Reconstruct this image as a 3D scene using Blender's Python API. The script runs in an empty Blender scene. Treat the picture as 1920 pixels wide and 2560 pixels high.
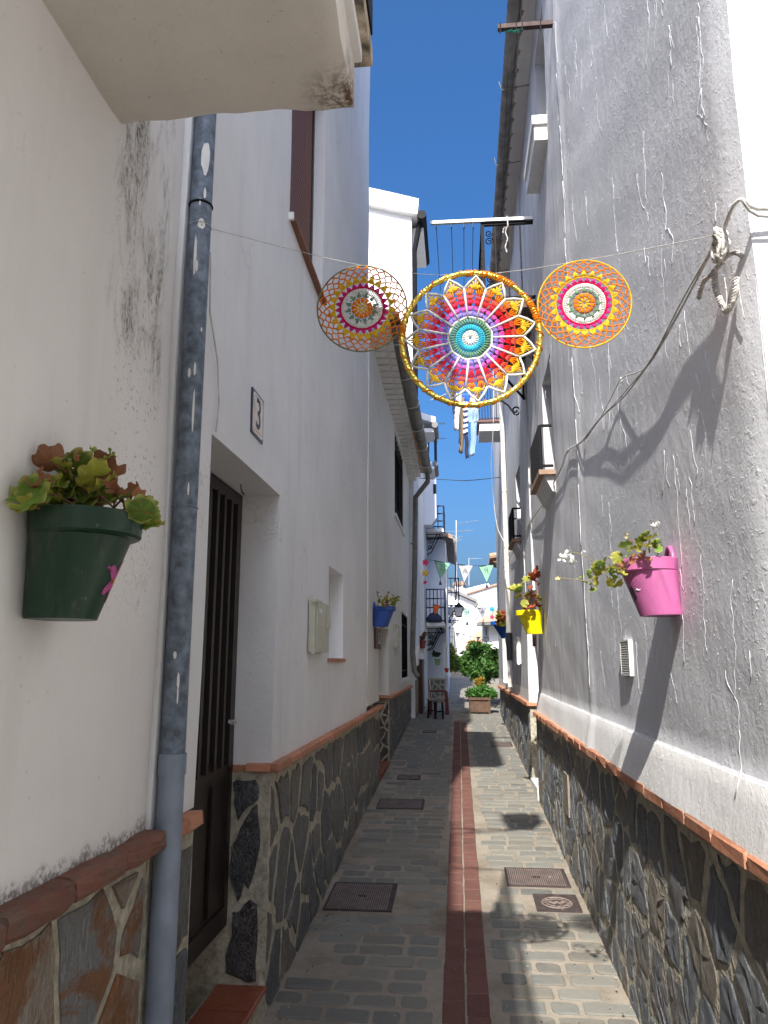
import bpy, bmesh, math, random
import numpy as np
from mathutils import Vector, Matrix
random.seed(7)
sc = bpy.context.scene
COL = sc.collection
# ------------------------------------------------------------------ camera
F_PX = 1900.0; EYE = 1.6
PITCH = math.atan((1655-1280)/F_PX)
YAW = math.atan((1147-960)*math.cos(PITCH)/F_PX)
cam_d = bpy.data.cameras.new('camera'); cam = bpy.data.objects.new('camera', cam_d); COL.objects.link(cam)
cam_d.sensor_fit = 'VERTICAL'; cam_d.sensor_height = 36.0; cam_d.lens = F_PX/2560*36
cam_d.clip_start = 0.05; cam_d.clip_end = 500
cam.location = (0, 0, EYE); cam.rotation_euler = (math.pi/2+PITCH, 0, YAW)
sc.camera = cam
# ------------------------------------------------------------------ sky, sun, exposure
SUN = Vector((-0.128, -1.02, 1.0)).normalized()
el = math.asin(SUN.z); az = math.atan2(SUN.x, SUN.y)
world = bpy.data.worlds.new('World'); sc.world = world; world.use_nodes = True
wn = world.node_tree; bg = wn.nodes['Background']
sky = wn.nodes.new('ShaderNodeTexSky'); sky.sky_type = 'NISHITA'; sky.sun_disc = False
sky.sun_elevation = el; sky.sun_rotation = az; sky.altitude = 0; sky.air_density = 1.0; sky.dust_density = 6.5; sky.ozone_density = 8.5
hs = wn.nodes.new('ShaderNodeHueSaturation'); hs.inputs['Saturation'].default_value = 1.2; wn.links.new(sky.outputs[0], hs.inputs['Color']); wn.links.new(hs.outputs[0], bg.inputs[0]); bg.inputs[1].default_value = 0.085
sc.cycles.max_bounces = 9; sc.cycles.diffuse_bounces = 6
sd = bpy.data.lights.new('sun', 'SUN'); sd.energy = 2.9; sd.angle = math.radians(0.53); sd.color = (1, 0.955, 0.89)
so = bpy.data.objects.new('sun', sd); COL.objects.link(so); so.rotation_euler = SUN.to_track_quat('Z', 'Y').to_euler()
sc.view_settings.view_transform = 'Standard'; sc.view_settings.look = 'None'; sc.view_settings.exposure = 1.55; sc.view_settings.gamma = 1
sc.view_settings.use_curve_mapping = False
# ------------------------------------------------------------------ measuring helpers (photo point -> point on a known plane of the place)
_fw = Vector((-math.sin(YAW)*math.cos(PITCH), math.cos(YAW)*math.cos(PITCH), math.sin(PITCH)))
_rt = Vector((math.cos(YAW), math.sin(YAW), 0)); _up = _rt.cross(_fw); _C = Vector((0, 0, EYE)); _S = 1920/1659
def ray(x, y): return _fw+_rt*((x*_S-960)/F_PX)+_up*((1280-y*_S)/F_PX)
def onx(x, y, X): r = ray(x, y); return _C+r*(X/r.x)
def ony(x, y, Y): r = ray(x, y); return _C+r*(Y/r.y)
def onz(x, y, Z): r = ray(x, y); return _C+r*((Z-EYE)/r.z)
SL = 0.05
def gz(y): return SL*y
def gnd(x, y): r = ray(x, y); return _C+r*(-EYE/(r.z-SL*r.y))
# ------------------------------------------------------------------ material helper
class M_:
    def __init__(s, name, rough=0.8, metal=0.0, spec=0.5):
        s.m = bpy.data.materials.new(name); s.m.use_nodes = True; s.t = s.m.node_tree; s.b = s.t.nodes['Principled BSDF']
        s.b.inputs['Roughness'].default_value = rough; s.b.inputs['Metallic'].default_value = metal
        s.b.inputs['Specular IOR Level'].default_value = spec
        s.co = s.t.nodes.new('ShaderNodeNewGeometry').outputs['Position']
    def n(s, ty, **kw):
        nd = s.t.nodes.new(ty)
        for k, v in kw.items():
            if k in nd.inputs: nd.inputs[k].default_value = v
            else: setattr(nd, k, v)
        return nd
    def l(s, a, b): s.t.links.new(a, b)
    def objco(s): s.co = s.n('ShaderNodeTexCoord').outputs['Object']; return s
    def mapp(s, sc_=(1, 1, 1), loc=(0, 0, 0)):
        m = s.n('ShaderNodeMapping'); m.inputs['Scale'].default_value = sc_; m.inputs['Location'].default_value = loc; s.l(s.co, m.inputs[0]); return m.outputs[0]
    def noise(s, scale, detail=4, rough=.55, st=(1, 1, 1), loc=(0, 0, 0), dist=0.0):
        nd = s.n('ShaderNodeTexNoise', Scale=scale, Detail=detail, Roughness=rough, Distortion=dist); s.l(s.mapp(st, loc), nd.inputs['Vector']); return nd.outputs[0]
    def vor(s, scale, st=(1, 1, 1), feat='F1'):
        nd = s.n('ShaderNodeTexVoronoi', Scale=scale); nd.feature = feat; s.l(s.mapp(st), nd.inputs['Vector']); return nd.outputs[0]
    def ramp(s, fac, stops):
        r = s.n('ShaderNodeValToRGB'); e = r.color_ramp.elements
        while len(e) < len(stops): e.new(.5)
        for q, (p, c) in zip(e, stops):
            q.position = p; q.color = (c if hasattr(c, '__len__') else (c, c, c))[:3]+(1,) if not (hasattr(c, '__len__') and len(c) == 4) else c
        s.l(fac, r.inputs[0]); return r.outputs[0]
    def mix(s, fac, a, b, mode='MIX'):
        x = s.n('ShaderNodeMix', data_type='RGBA', blend_type=mode)
        for v, i in ((fac, 0), (a, 6), (b, 7)):
            if hasattr(v, 'is_output') or isinstance(v, bpy.types.NodeSocket): s.l(v, x.inputs[i])
            elif i == 0: x.inputs[0].default_value = v
            else: x.inputs[i].default_value = tuple(v)+(1,)
        return x.outputs[2]
    def math(s, op, a, b=0.0):
        x = s.n('ShaderNodeMath', operation=op)
        for v, i in ((a, 0), (b, 1)):
            if isinstance(v, bpy.types.NodeSocket): s.l(v, x.inputs[i])
            else: x.inputs[i].default_value = v
        return x.outputs[0]
    def sep(s):
        x = s.n('ShaderNodeSeparateXYZ'); s.l(s.co, x.inputs[0]); return x.outputs
    def rnd(s): return s.n('ShaderNodeObjectInfo').outputs['Random']
    def bump(s, h, dist, strength=1.0, prev=None):
        b = s.n('ShaderNodeBump', Distance=dist, Strength=strength); s.l(h, b.inputs['Height'])
        if prev is not None: s.l(prev, b.inputs['Normal'])
        s.l(b.outputs[0], s.b.inputs['Normal']); return b.outputs[0]
    def col(s, c):
        if isinstance(c, bpy.types.NodeSocket): s.l(c, s.b.inputs['Base Color'])
        else: s.b.inputs['Base Color'].default_value = tuple(c)[:3]+(1,)
        return s
MATS = {}
def potpaint(name, c):
    s = M_(name, .38, spec=.4); x, y, z = s.sep(); n = s.noise(7, 6, .7, (1, 1, .4))
    b = s.mix(s.ramp(n, [(.35, 0.), (.7, 1.)]), [v*.78 for v in c], [min(1, v*1.06) for v in c])
    b = s.mix(s.math('MULTIPLY', s.ramp(s.noise(38, 5, .75), [(.63, 0.), (.70, 1.)]), .5), b, [min(1, v*.6+.22) for v in c])
    b = s.mix(s.math('MULTIPLY', s.ramp(s.noise(16, 7, .75, (1, 1, .25), loc=(3, 1, 0)), [(.56, 0.), (.74, 1.)]), .35), b, (.20, .17, .13))
    s.col(b); s.bump(s.noise(40, 4), .0015, .6); MATS[name] = s.m; return s.m
def plain(name, c, rough=.7, metal=0.0, var=.15, scale=20, bump=0.0, spec=0.5):
    if name in MATS: return MATS[name]
    s = M_(name, rough, metal, spec); nz = s.noise(scale, 3)
    s.col(s.ramp(nz, [(.3, tuple(v*(1-var) for v in c)), (.7, tuple(min(1, v*(1+var)) for v in c))]))
    if bump: s.bump(nz, bump)
    MATS[name] = s.m; return s.m
def plaster(name, c=(.76, .75, .72), mold=None, coarse=1.0, dirt=.10, corner=None):
    s = M_(name, .9, spec=.2)
    big = s.noise(1.3, 5, .6); fine = s.noise(9, 6, .65)
    base = s.mix(s.ramp(big, [(.35, 0.), (.7, 1.)]), [v*(1-dirt) for v in c], c)
    base = s.mix(s.math('MULTIPLY', s.ramp(s.noise(2.2, 6, .6, (1, 3.5, .5)), [(.52, 0.), (.75, 1.)]), .16), base, (.42, .38, .32))
    ck = s.math('ABSOLUTE', s.math('SUBTRACT', s.noise(1.5, 7, .6, loc=(3, 9, 4)), .5))
    ck = s.math('MULTIPLY', s.ramp(ck, [(.0, 1.), (.0035, 0.)]), s.ramp(s.noise(2.3, 3, loc=(9, 1, 6)), [(.55, 0.), (.62, 1.)]))
    base = s.mix(s.math('MULTIPLY', ck, .45), base, (.36, .33, .29))
    base = s.mix(s.math('MULTIPLY', s.ramp(s.noise(3.3, 6, .7, (1, 1, 1), loc=(1, 7, 3)), [(.60, 0.), (.66, 1.)]), .10), base, [min(1, v*1.12) for v in c])
    sp = s.ramp(s.noise(60, 2, .5), [(.72, 0.), (.76, 1.)])
    base = s.mix(s.math('MULTIPLY', sp, .25), base, (.3, .27, .23))
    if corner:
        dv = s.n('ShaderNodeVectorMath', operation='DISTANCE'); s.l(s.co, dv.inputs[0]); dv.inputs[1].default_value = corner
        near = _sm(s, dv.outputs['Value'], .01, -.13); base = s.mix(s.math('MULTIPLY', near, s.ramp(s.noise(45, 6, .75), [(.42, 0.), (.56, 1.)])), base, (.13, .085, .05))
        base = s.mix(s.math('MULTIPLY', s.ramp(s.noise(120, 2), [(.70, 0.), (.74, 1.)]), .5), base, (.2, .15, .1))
    if mold:      # grey-green mould below the balcony of the near house
        x, y, z = s.sep()
        def band(v, a, b, w): return s.math('MULTIPLY', s.ramp(s.math('MULTIPLY_ADD', v, 1.0), [(0, 0.), (1, 1.)]) if False else _sm(s, v, a, w), _sm(s, v, b, -w))
        m1 = s.math('MULTIPLY', band(y, 1.56, 1.92, .10), band(z, 2.20, 3.1, .30))
        nn = s.ramp(s.noise(9, 7, .7, (1, 1.9, .45), dist=.9), [(.40, 0.), (.55, 1.)])
        nn2 = s.ramp(s.noise(60, 3, .6, (1, 2, 1)), [(.42, 0.), (.62, 1.)])
        f = s.math('MULTIPLY', s.math('MULTIPLY', m1, nn), s.math('ADD', s.math('MULTIPLY', nn2, .6), .3)); f = s.math('MULTIPLY', f, s.ramp(s.noise(5.5, 4, .6, (1, 1.6, .8), loc=(2, 8, 1)), [(.42, .12), (.58, 1.)]))
        base = s.mix(f, base, (.10, .085, .055))
        m2 = s.math('MULTIPLY', band(y, 1.62, 1.92, .08), band(z, 1.6, 2.5, .3))
        f2 = s.math('MULTIPLY', m2, s.ramp(s.noise(75, 3, .6), [(.60, 0.), (.68, 1.)]))
        base = s.mix(s.math('MULTIPLY', f2, .6), base, (.16, .15, .12))
        m3 = s.math('MULTIPLY', _sm(s, s.math('ADD', z, s.math('MULTIPLY', s.noise(12, 4, .7), -.12)), 1.115, -.03), s.ramp(s.noise(70, 4, .7), [(.42, 0.), (.55, 1.)]))
        base = s.mix(s.math('MULTIPLY', m3, .75), base, (.09, .07, .05))
    s.col(base)
    h = s.math('ADD', s.math('MULTIPLY', s.noise(4, 4), 1.0), s.math('MULTIPLY', fine, .35))
    h = s.math('ADD', h, s.math('MULTIPLY', s.noise(45, 3, .6), .09*coarse))
    s.bump(h, .012*coarse, .8)
    MATS[name] = s.m; return s.m
def _sm(s, v, a, w):
    # smooth step: 0 below a, 1 above a+w (w>0) or the reverse (w<0)
    r = s.n('ShaderNodeMapRange'); r.interpolation_type = 'SMOOTHSTEP'
    s.l(v, r.inputs[0]); r.inputs[1].default_value = a; r.inputs[2].default_value = a+abs(w); r.inputs[3].default_value = 0 if w > 0 else 1; r.inputs[4].default_value = 1 if w > 0 else 0
    return r.outputs[0]
def rough_plaster():
    s = M_('rough_white_plaster', .92, spec=.15)
    x, y, z = s.sep()
    c = s.mix(s.ramp(s.noise(1.1, 5, .6), [(.3, 0.), (.72, 1.)]), (.62, .63, .655), (.73, .74, .765))
    # streaky grey dirt on the far stretch, cleaner white band painted low down
    d = s.math('MULTIPLY', _sm(s, y, 3.6, .8), s.ramp(s.noise(3.0, 6, .65, (1, 2.4, .28)), [(.40, 0.), (.7, 1.)]))
    c = s.mix(s.math('MULTIPLY', d, .7), c, (.45, .43, .40))
    zz = s.math('ADD', z, s.math('MULTIPLY', s.noise(9, 5, .7), -.05))
    c = s.mix(_sm(s, zz, 1.296, -.006), c, (.85, .84, .82))
    # faint pink overspray round the pink pot
    dv = s.n('ShaderNodeVectorMath', operation='DISTANCE'); s.l(s.co, dv.inputs[0]); dv.inputs[1].default_value = (.70, 2.42, 1.84)
    c = s.mix(s.math('MULTIPLY', _sm(s, dv.outputs['Value'], .07, -.16), .28), c, (.80, .50, .62))
    s.col(c)
    near = _sm(s, y, 4.2, -.5)
    drip = s.ramp(s.noise(7.5, 4, .6, (1, 1.5, .55), dist=1.6), [(.485, 0.), (.5, 1.), (.515, 0.)])
    lump = s.ramp(s.noise(34, 3, .6, dist=.5), [(.56, 0.), (.66, 1.)])
    h = s.math('MULTIPLY', s.math('ADD', s.math('MULTIPLY', drip, .10), s.math('MULTIPLY', s.math('MULTIPLY', lump, s.ramp(s.noise(1.7, 4, .6, loc=(5, 2, 7)), [(.38, .1), (.62, 1.)])), .40)), s.math('ADD', s.math('MULTIPLY', near, .8), .2))
    h = s.math('ADD', h, s.math('MULTIPLY', s.noise(10, 6, .65, (1, 1.2, .8)), 1.7))
    h = s.math('ADD', h, s.math('MULTIPLY', s.noise(120, 3, .6), .28))
    s.bump(h, .0035, .7)
    MATS['rough'] = s.m; return s.m
def slate(name, cols, streak=True, rough=.6, rust=0.0):
    s = M_(name, rough, spec=.4); r = s.rnd()
    st = [(i/(len(cols)-1) if len(cols) > 1 else 0, c) for i, c in enumerate(cols)]
    c = s.ramp(r, [(p_, tuple(min(1, v_*1.28) for v_ in c_)) for p_, c_ in st])
    n1 = s.noise(8, 8, .72, (1.2, 1.6, .8), dist=.8); n2 = s.noise(48, 6, .75, (1.2, 2.2, .5)); n3 = s.noise(14, 8, .75, (1, 2.2, .5), dist=1.0)
    steps = s.ramp(n3, [(.0, 0.), (.36, .0), (.38, .3), (.47, .3), (.485, .55), (.55, .55), (.57, .85), (.68, .85), (.70, 1.)])
    c = s.mix(s.ramp(n1, [(.40, 0.), (.62, .75)]), c, s.mix(.35, c, (.30, .31, .31)))
    c = s.mix(s.ramp(n2, [(.56, 0.), (.70, .65)]), c, (.33, .325, .29))
    c = s.mix(s.ramp(s.noise(34, 6, .78, (1, 2, .5), loc=(4, 1, 2)), [(.56, 0.), (.66, .6 if not rust else .25)]), c, [v*.4 for v in cols[0]])
    crease_shade = s.ramp(n3, [(.345, 0.), (.37, 1.), (.39, 0.), (.455, 0.), (.478, 1.), (.495, 0.), (.53, 0.), (.558, 1.), (.575, 0.)])
    c = s.mix(s.math('MULTIPLY', crease_shade, .5 if not rust else .2), c, (.018, .02, .024))  # crease shade painted dark along the cleft steps
    hi = s.ramp(n3, [(.40, 0.), (.42, 1.), (.45, 0.), (.50, 0.), (.51, 1.), (.535, 0.), (.585, 0.), (.605, 1.), (.64, 0.)])
    c = s.mix(s.math('MULTIPLY', s.math('MULTIPLY', hi, n2), .9), c, (.42, .43, .42))  # painted highlights on the ridges next to the dark creases
    c = s.mix(s.math('MULTIPLY', s.ramp(s.noise(2.5, 5, .6, loc=(7, 3, 1)), [(.56, 0.), (.68, 1.)]), .45), c, (.22, .13, .07))
    if rust: c = s.mix(s.ramp(s.noise(3.2, 8, .7, dist=1.0, loc=(1.3, 5, 2)), [(.50, 0.), (.56, .9)]), c, s.mix(s.noise(25, 4, .7), (.42, .17, .05), (.24, .12, .06)))
    s.col(c)
    h = s.math('ADD', s.math('MULTIPLY', steps, .8), s.math('MULTIPLY', n2, .8)); h = s.math('ADD', h, s.math('MULTIPLY', n1, 1.0)); h = s.math('ADD', h, s.math('MULTIPLY', s.noise(130, 3), .12))
    s.bump(h, .020, 1.0); MATS[name] = s.m; return s.m
def terracotta(name, c=(.46, .20, .115), dirt=0.25, worn=(.55, .42, .33)):
    s = M_(name, .85, spec=.25); r = s.rnd()
    b = s.mix(r, [v*.82 for v in c], [min(1, v*1.12) for v in c])
    b = s.mix(s.math('MULTIPLY', s.ramp(s.noise(14, 6, .7), [(.45, 0.), (.7, 1.)]), dirt), b, worn)
    b = s.mix(s.math('MULTIPLY', s.ramp(s.noise(30, 4, .7), [(.55, 0.), (.66, 1.)]), dirt), b, (.12, .08, .06))
    s.col(b); s.bump(s.noise(30, 5, .7), .006, .8); MATS[name] = s.m; return s.m
W_A = plaster('cream_plaster', (.82, .80, .77), mold=True)
W_B = plaster('white_plaster', (.85, .85, .84))
W_C = plaster('ivory_plaster', (.80, .79, .74))
W_FAR = plaster('far_white_plaster', (.80, .80, .79), coarse=.6, dirt=.04)
W_E = plaster('shade_blue_plaster', (.66, .70, .78), coarse=.6, dirt=.05)  # white wall; the blue of its shade is put into the base colour
W_R = rough_plaster()
W_SOF = plaster('soffit_plaster', (.78, .77, .74), coarse=.7)
MORTAR = plain('mortar', (.40, .37, .29), .95, var=.32, scale=30, bump=.012)
def dirtymortar():
    s = M_('pale_mortar', .95, spec=.2); n = s.noise(26, 5, .7)
    c = s.mix(n, (.245, .215, .17), (.33, .29, .235)); c = s.mix(s.math('MULTIPLY', s.ramp(s.noise(2.2, 7, .7), [(.45, 0.), (.68, 1.)]), .75), c, (.13, .105, .075))
    c = s.mix(s.math('MULTIPLY', s.ramp(s.noise(90, 3, .6), [(.64, 0.), (.70, 1.)]), .6), c, (.06, .05, .04))
    s.col(c); s.bump(s.math('ADD', n, s.math('MULTIPLY', s.noise(120, 3), .4)), .007, .8); return s.m
MORTAR_W = dirtymortar()
SLATE = slate('blue_slate', [(.11, .13, .165), (.19, .20, .21), (.08, .10, .13), (.21, .205, .165), (.13, .155, .19), (.23, .185, .13), (.10, .12, .155), (.17, .18, .19)])
SLATE_L = slate('green_grey_slate', [(.13, .14, .145), (.20, .185, .15), (.08, .092, .11), (.17, .165, .14), (.10, .115, .135), (.22, .20, .165)])
SLATE_D = slate('black_slate', [(.022, .026, .036), (.03, .033, .04), (.055, .032, .024), (.02, .024, .034)])
SAND = slate('rusty_sandstone', [(.30, .31, .27), (.38, .34, .27), (.34, .20, .11), (.24, .25, .25), (.46, .33, .20), (.21, .22, .23)], rust=1.0)
STAIN = slate('stained_stone', [(.28, .22, .13), (.22, .17, .10), (.33, .27, .17)])
COPE = terracotta('terracotta_coping', (.50, .22, .125), .3)
COPE_OLD = terracotta('old_coping', (.19, .085, .06), .95, (.15, .12, .09))
REDTILE = terracotta('red_floor_tile', (.135, .060, .048), .30, (.17, .125, .10))
STEPTILE = terracotta('glazed_step_tile', (.27, .075, .035), .08); MATS['glazed_step_tile'].node_tree.nodes['Principled BSDF'].inputs['Roughness'].default_value = .45
ROOFT = terracotta('roof_tile', (.40, .25, .17), .5, (.45, .38, .30))
def paver_mat():
    s = M_('grey_paver', .8, spec=.3); r = s.rnd()
    c = s.ramp(r, [(0, (.125, .13, .125)), (.2, (.19, .19, .165)), (.4, (.15, .155, .145)), (.6, (.215, .21, .18)), (.8, (.165, .155, .13)), (1, (.11, .115, .112))])
    c = s.mix(s.math('MULTIPLY', s.ramp(s.noise(16, 6, .7), [(.4, 0.), (.7, 1.)]), .45), c, (.22, .20, .16))
    c = s.mix(s.math('MULTIPLY', s.ramp(s.noise(1.8, 4, .6), [(.5, 0.), (.75, 1.)]), .5), c, (.21, .175, .13))
    s.col(c); s.bump(s.math('ADD', s.noise(22, 5, .7), s.math('MULTIPLY', s.noise(150, 2), .3)), .006, .8); return s.m
PAVER = paver_mat()
GALV = plain('weathered_zinc', (.15, .185, .23), .6, .15, var=.5, scale=28, bump=.004)
GALV_L = plain('pale_zinc_paint', (.22, .26, .32), .6, 0.05, var=.22, scale=9, bump=.004)
GUTTER = plain('painted_gutter', (.17, .165, .145), .6, .1, var=.25, scale=9)
PIPE_W = plain('white_pipe', (.68, .66, .61), .6, var=.12, scale=6)
IRON = plain('black_iron', (.008, .008, .010), .6, .0, var=.3, spec=.15)
IRON_B = plain('blue_black_iron', (.02, .025, .06), .5, .3, var=.3)
IRON_W = plain('worn_white_iron', (.55, .55, .55), .5, .3, var=.35, scale=50)
WOOD = plain('dark_wood', (.16, .075, .04), .6, var=.45, scale=12)
SHUTTER = plain('brown_shutter', (.17, .065, .04), .55, var=.1)
DOORBR = plain('dark_brown_aluminium', (.026, .018, .015), .45, .2, var=.15)
GLASSD = plain('dark_glass', (.02, .025, .025), .12, var=.4, scale=5)
GLASSO = plain('ribbed_door_glass', (.05, .06, .055), .3, var=.6, scale=14)
METER = plain('beige_plastic', (.50, .49, .39), .45, var=.08)
CABLE = plain('painted_cable', (.50, .49, .46), .7, var=.25)
CABLE_D = plain('dark_cable', (.05, .05, .05), .6)
ROPE = plain('frayed_rope', (.55, .52, .48), .9, var=.35, scale=60, bump=.01)
SOIL = plain('soil', (.06, .045, .03), .95, bump=.02)
CREAM = plain('white_paint', (.75, .74, .70), .6, var=.06)
# ------------------------------------------------------------------ mesh builder
def wloc(o):
    v = Vector((0, 0, 0))
    while o is not None: v += o.location; o = o.parent
    return v
class MB:
    def __init__(s): s.v = []; s.f = []; s.m = []; s.cur = 0
    def add(s, vs, fs):
        b = len(s.v); s.v += [tuple(v) for v in vs]; s.f += [tuple(b+i for i in f) for f in fs]; s.m += [s.cur]*len(fs); return s
    def box(s, x0, x1, y0, y1, z0, z1, sy=0.0):
        vs = [(x, y, z+(sy*y if False else 0)) for z in (z0, z1) for y in (y0, y1) for x in (x0, x1)]
        return s.add(vs, [(0, 2, 3, 1), (4, 5, 7, 6), (0, 1, 5, 4), (2, 6, 7, 3), (0, 4, 6, 2), (1, 3, 7, 5)])
    def bar(s, a, b, w, h=None, up=(0, 0, 1)):
        a = Vector(a); b = Vector(b); h = h or w; d = (b-a).normalized(); u = Vector(up)
        if abs(d.dot(u)) > .95: u = Vector((1, 0, 0))
        r = d.cross(u).normalized(); u = r.cross(d)
        vs = [p+r*(i*w/2)+u*(j*h/2) for p in (a, b) for i, j in ((-1, -1), (1, -1), (1, 1), (-1, 1))]
        return s.add(vs, [(0, 1, 2, 3), (7, 6, 5, 4), (0, 4, 5, 1), (1, 5, 6, 2), (2, 6, 7, 3), (3, 7, 4, 0)])
    def tube(s, pts, r, n=6, caps=True):
        pts = [Vector(p) for p in pts]; k = len(pts); rs = r if hasattr(r, '__len__') else [r]*k
        rings = []; prev = None
        for i, p in enumerate(pts):
            d = (pts[min(i+1, k-1)]-pts[max(i-1, 0)])
            if d.length < 1e-9: d = Vector((0, 0, 1))
            d.normalize()
            u = prev if prev is not None else (Vector((0, 0, 1)) if abs(d.z) < .9 else Vector((1, 0, 0)))
            u = (u-d*u.dot(d))
            if u.length < 1e-6: u = d.orthogonal()
            u.normalize(); prev = u; w = d.cross(u)
            rings.append([p+(u*math.cos(2*math.pi*j/n)+w*math.sin(2*math.pi*j/n))*rs[i] for j in range(n)])
        vs = [v for q in rings for v in q]; fs = []
        for i in range(k-1):
            for j in range(n): fs.append((i*n+j, i*n+(j+1) % n, (i+1)*n+(j+1) % n, (i+1)*n+j))
        if caps: fs += [tuple(range(n))[::-1], tuple((k-1)*n+j for j in range(n))]
        return s.add(vs, fs)
    def ring(s, c, R, r, axu=(1, 0, 0), axv=(0, 0, 1), n=48, m=8, wob=0.0):
        c = Vector(c); U = Vector(axu).normalized(); V = Vector(axv).normalized(); N = U.cross(V); vs = []; fs = []
        for i in range(n):
            a = 2*math.pi*i/n; d = U*math.cos(a)+V*math.sin(a); RR = R*(1+wob*math.sin(3*a+1))
            for j in range(m):
                b = 2*math.pi*j/m; vs.append(c+d*(RR+r*math.cos(b))+N*(r*math.sin(b)))
        for i in range(n):
            for j in range(m): fs.append((i*m+j, ((i+1) % n)*m+j, ((i+1) % n)*m+(j+1) % m, i*m+(j+1) % m))
        return s.add(vs, fs)
    def lathe(s, c, prof, n=20, cap=True):
        c = Vector(c); vs = []; fs = []
        for r, z in prof:
            for j in range(n): a = 2*math.pi*j/n; vs.append(c+Vector((r*math.cos(a), r*math.sin(a), z)))
        for i in range(len(prof)-1):
            for j in range(n): fs.append((i*n+j, i*n+(j+1) % n, (i+1)*n+(j+1) % n, (i+1)*n+j))
        if cap: fs += [tuple(range(n))[::-1], tuple((len(prof)-1)*n+j for j in range(n))]
        return s.add(vs, fs)
    def quad(s, a, b, c, d): return s.add([a, b, c, d], [(0, 1, 2, 3)])
    def prism(s, poly, off):     # poly: list of 3D points, off: thickness vector
        n = len(poly); off = Vector(off); vs = [Vector(p) for p in poly]+[Vector(p)+off for p in poly]
        return s.add(vs, [tuple(range(n)), tuple(range(2*n-1, n-1, -1))]+[(i, i+n, (i+1) % n+n, (i+1) % n) for i in range(n)])
    def build(s, name, mat, parent=None, smooth=False, label=None, autos=None):
        o0 = wloc(parent); me = bpy.data.meshes.new(name)
        me.from_pydata([(v[0]-o0.x, v[1]-o0.y, v[2]-o0.z) for v in s.v], [], s.f)
        for m in (mat if isinstance(mat, (list, tuple)) else [mat]): me.materials.append(m)
        if any(s.m): me.polygons.foreach_set('material_index', s.m)
        bm = bmesh.new(); bm.from_mesh(me); bmesh.ops.recalc_face_normals(bm, faces=bm.faces)
        if autos is not None:
            for f in bm.faces: f.smooth = True
            for e in bm.edges:
                if len(e.link_faces) == 2 and e.calc_face_angle(0) > autos: e.smooth = False
        elif smooth:
            for f in bm.faces: f.smooth = True
        bm.to_mesh(me); bm.free()
        o = bpy.data.objects.new(name, me); COL.objects.link(o)
        if parent: o.parent = parent
        if label: o['label'] = label
        return o
def thing(name, label, cat, loc=(0, 0, 0), group=None):
    o = bpy.data.objects.new(name, None); COL.objects.link(o); o.location = loc; o.empty_display_size = .1
    o['label'] = label; o['category'] = cat
    if group: o['group'] = group
    return o
def tag(o, label, cat, group=None):
    o['label'] = label; o['category'] = cat
    if group: o['group'] = group
    return o
def struct(o): o['kind'] = 'structure'; return o
def stuff(o): o['kind'] = 'stuff'; return o
def inst(name, me, loc, parent=None, rot=(0, 0, 0), scale=(1, 1, 1)):
    o = bpy.data.objects.new(name, me); COL.objects.link(o); p = Vector(loc)-wloc(parent); o.location = p; o.rotation_euler = rot; o.scale = scale
    if parent: o.parent = parent
    return o
def brickmesh(name, sx, sy, sz, mat, bev=.006, jit=.003):
    bm = bmesh.new(); bmesh.ops.create_cube(bm, size=1)
    for v in bm.verts: v.co.x *= sx; v.co.y *= sy; v.co.z *= sz
    bmesh.ops.bevel(bm, geom=list(bm.edges), offset=bev, segments=1, affect='EDGES')
    for v in bm.verts: v.co += Vector([random.uniform(-jit, jit) for _ in range(3)])
    for f in bm.faces: f.smooth = False
    me = bpy.data.meshes.new(name); bm.to_mesh(me); bm.free(); me.materials.append(mat); return me
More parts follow.
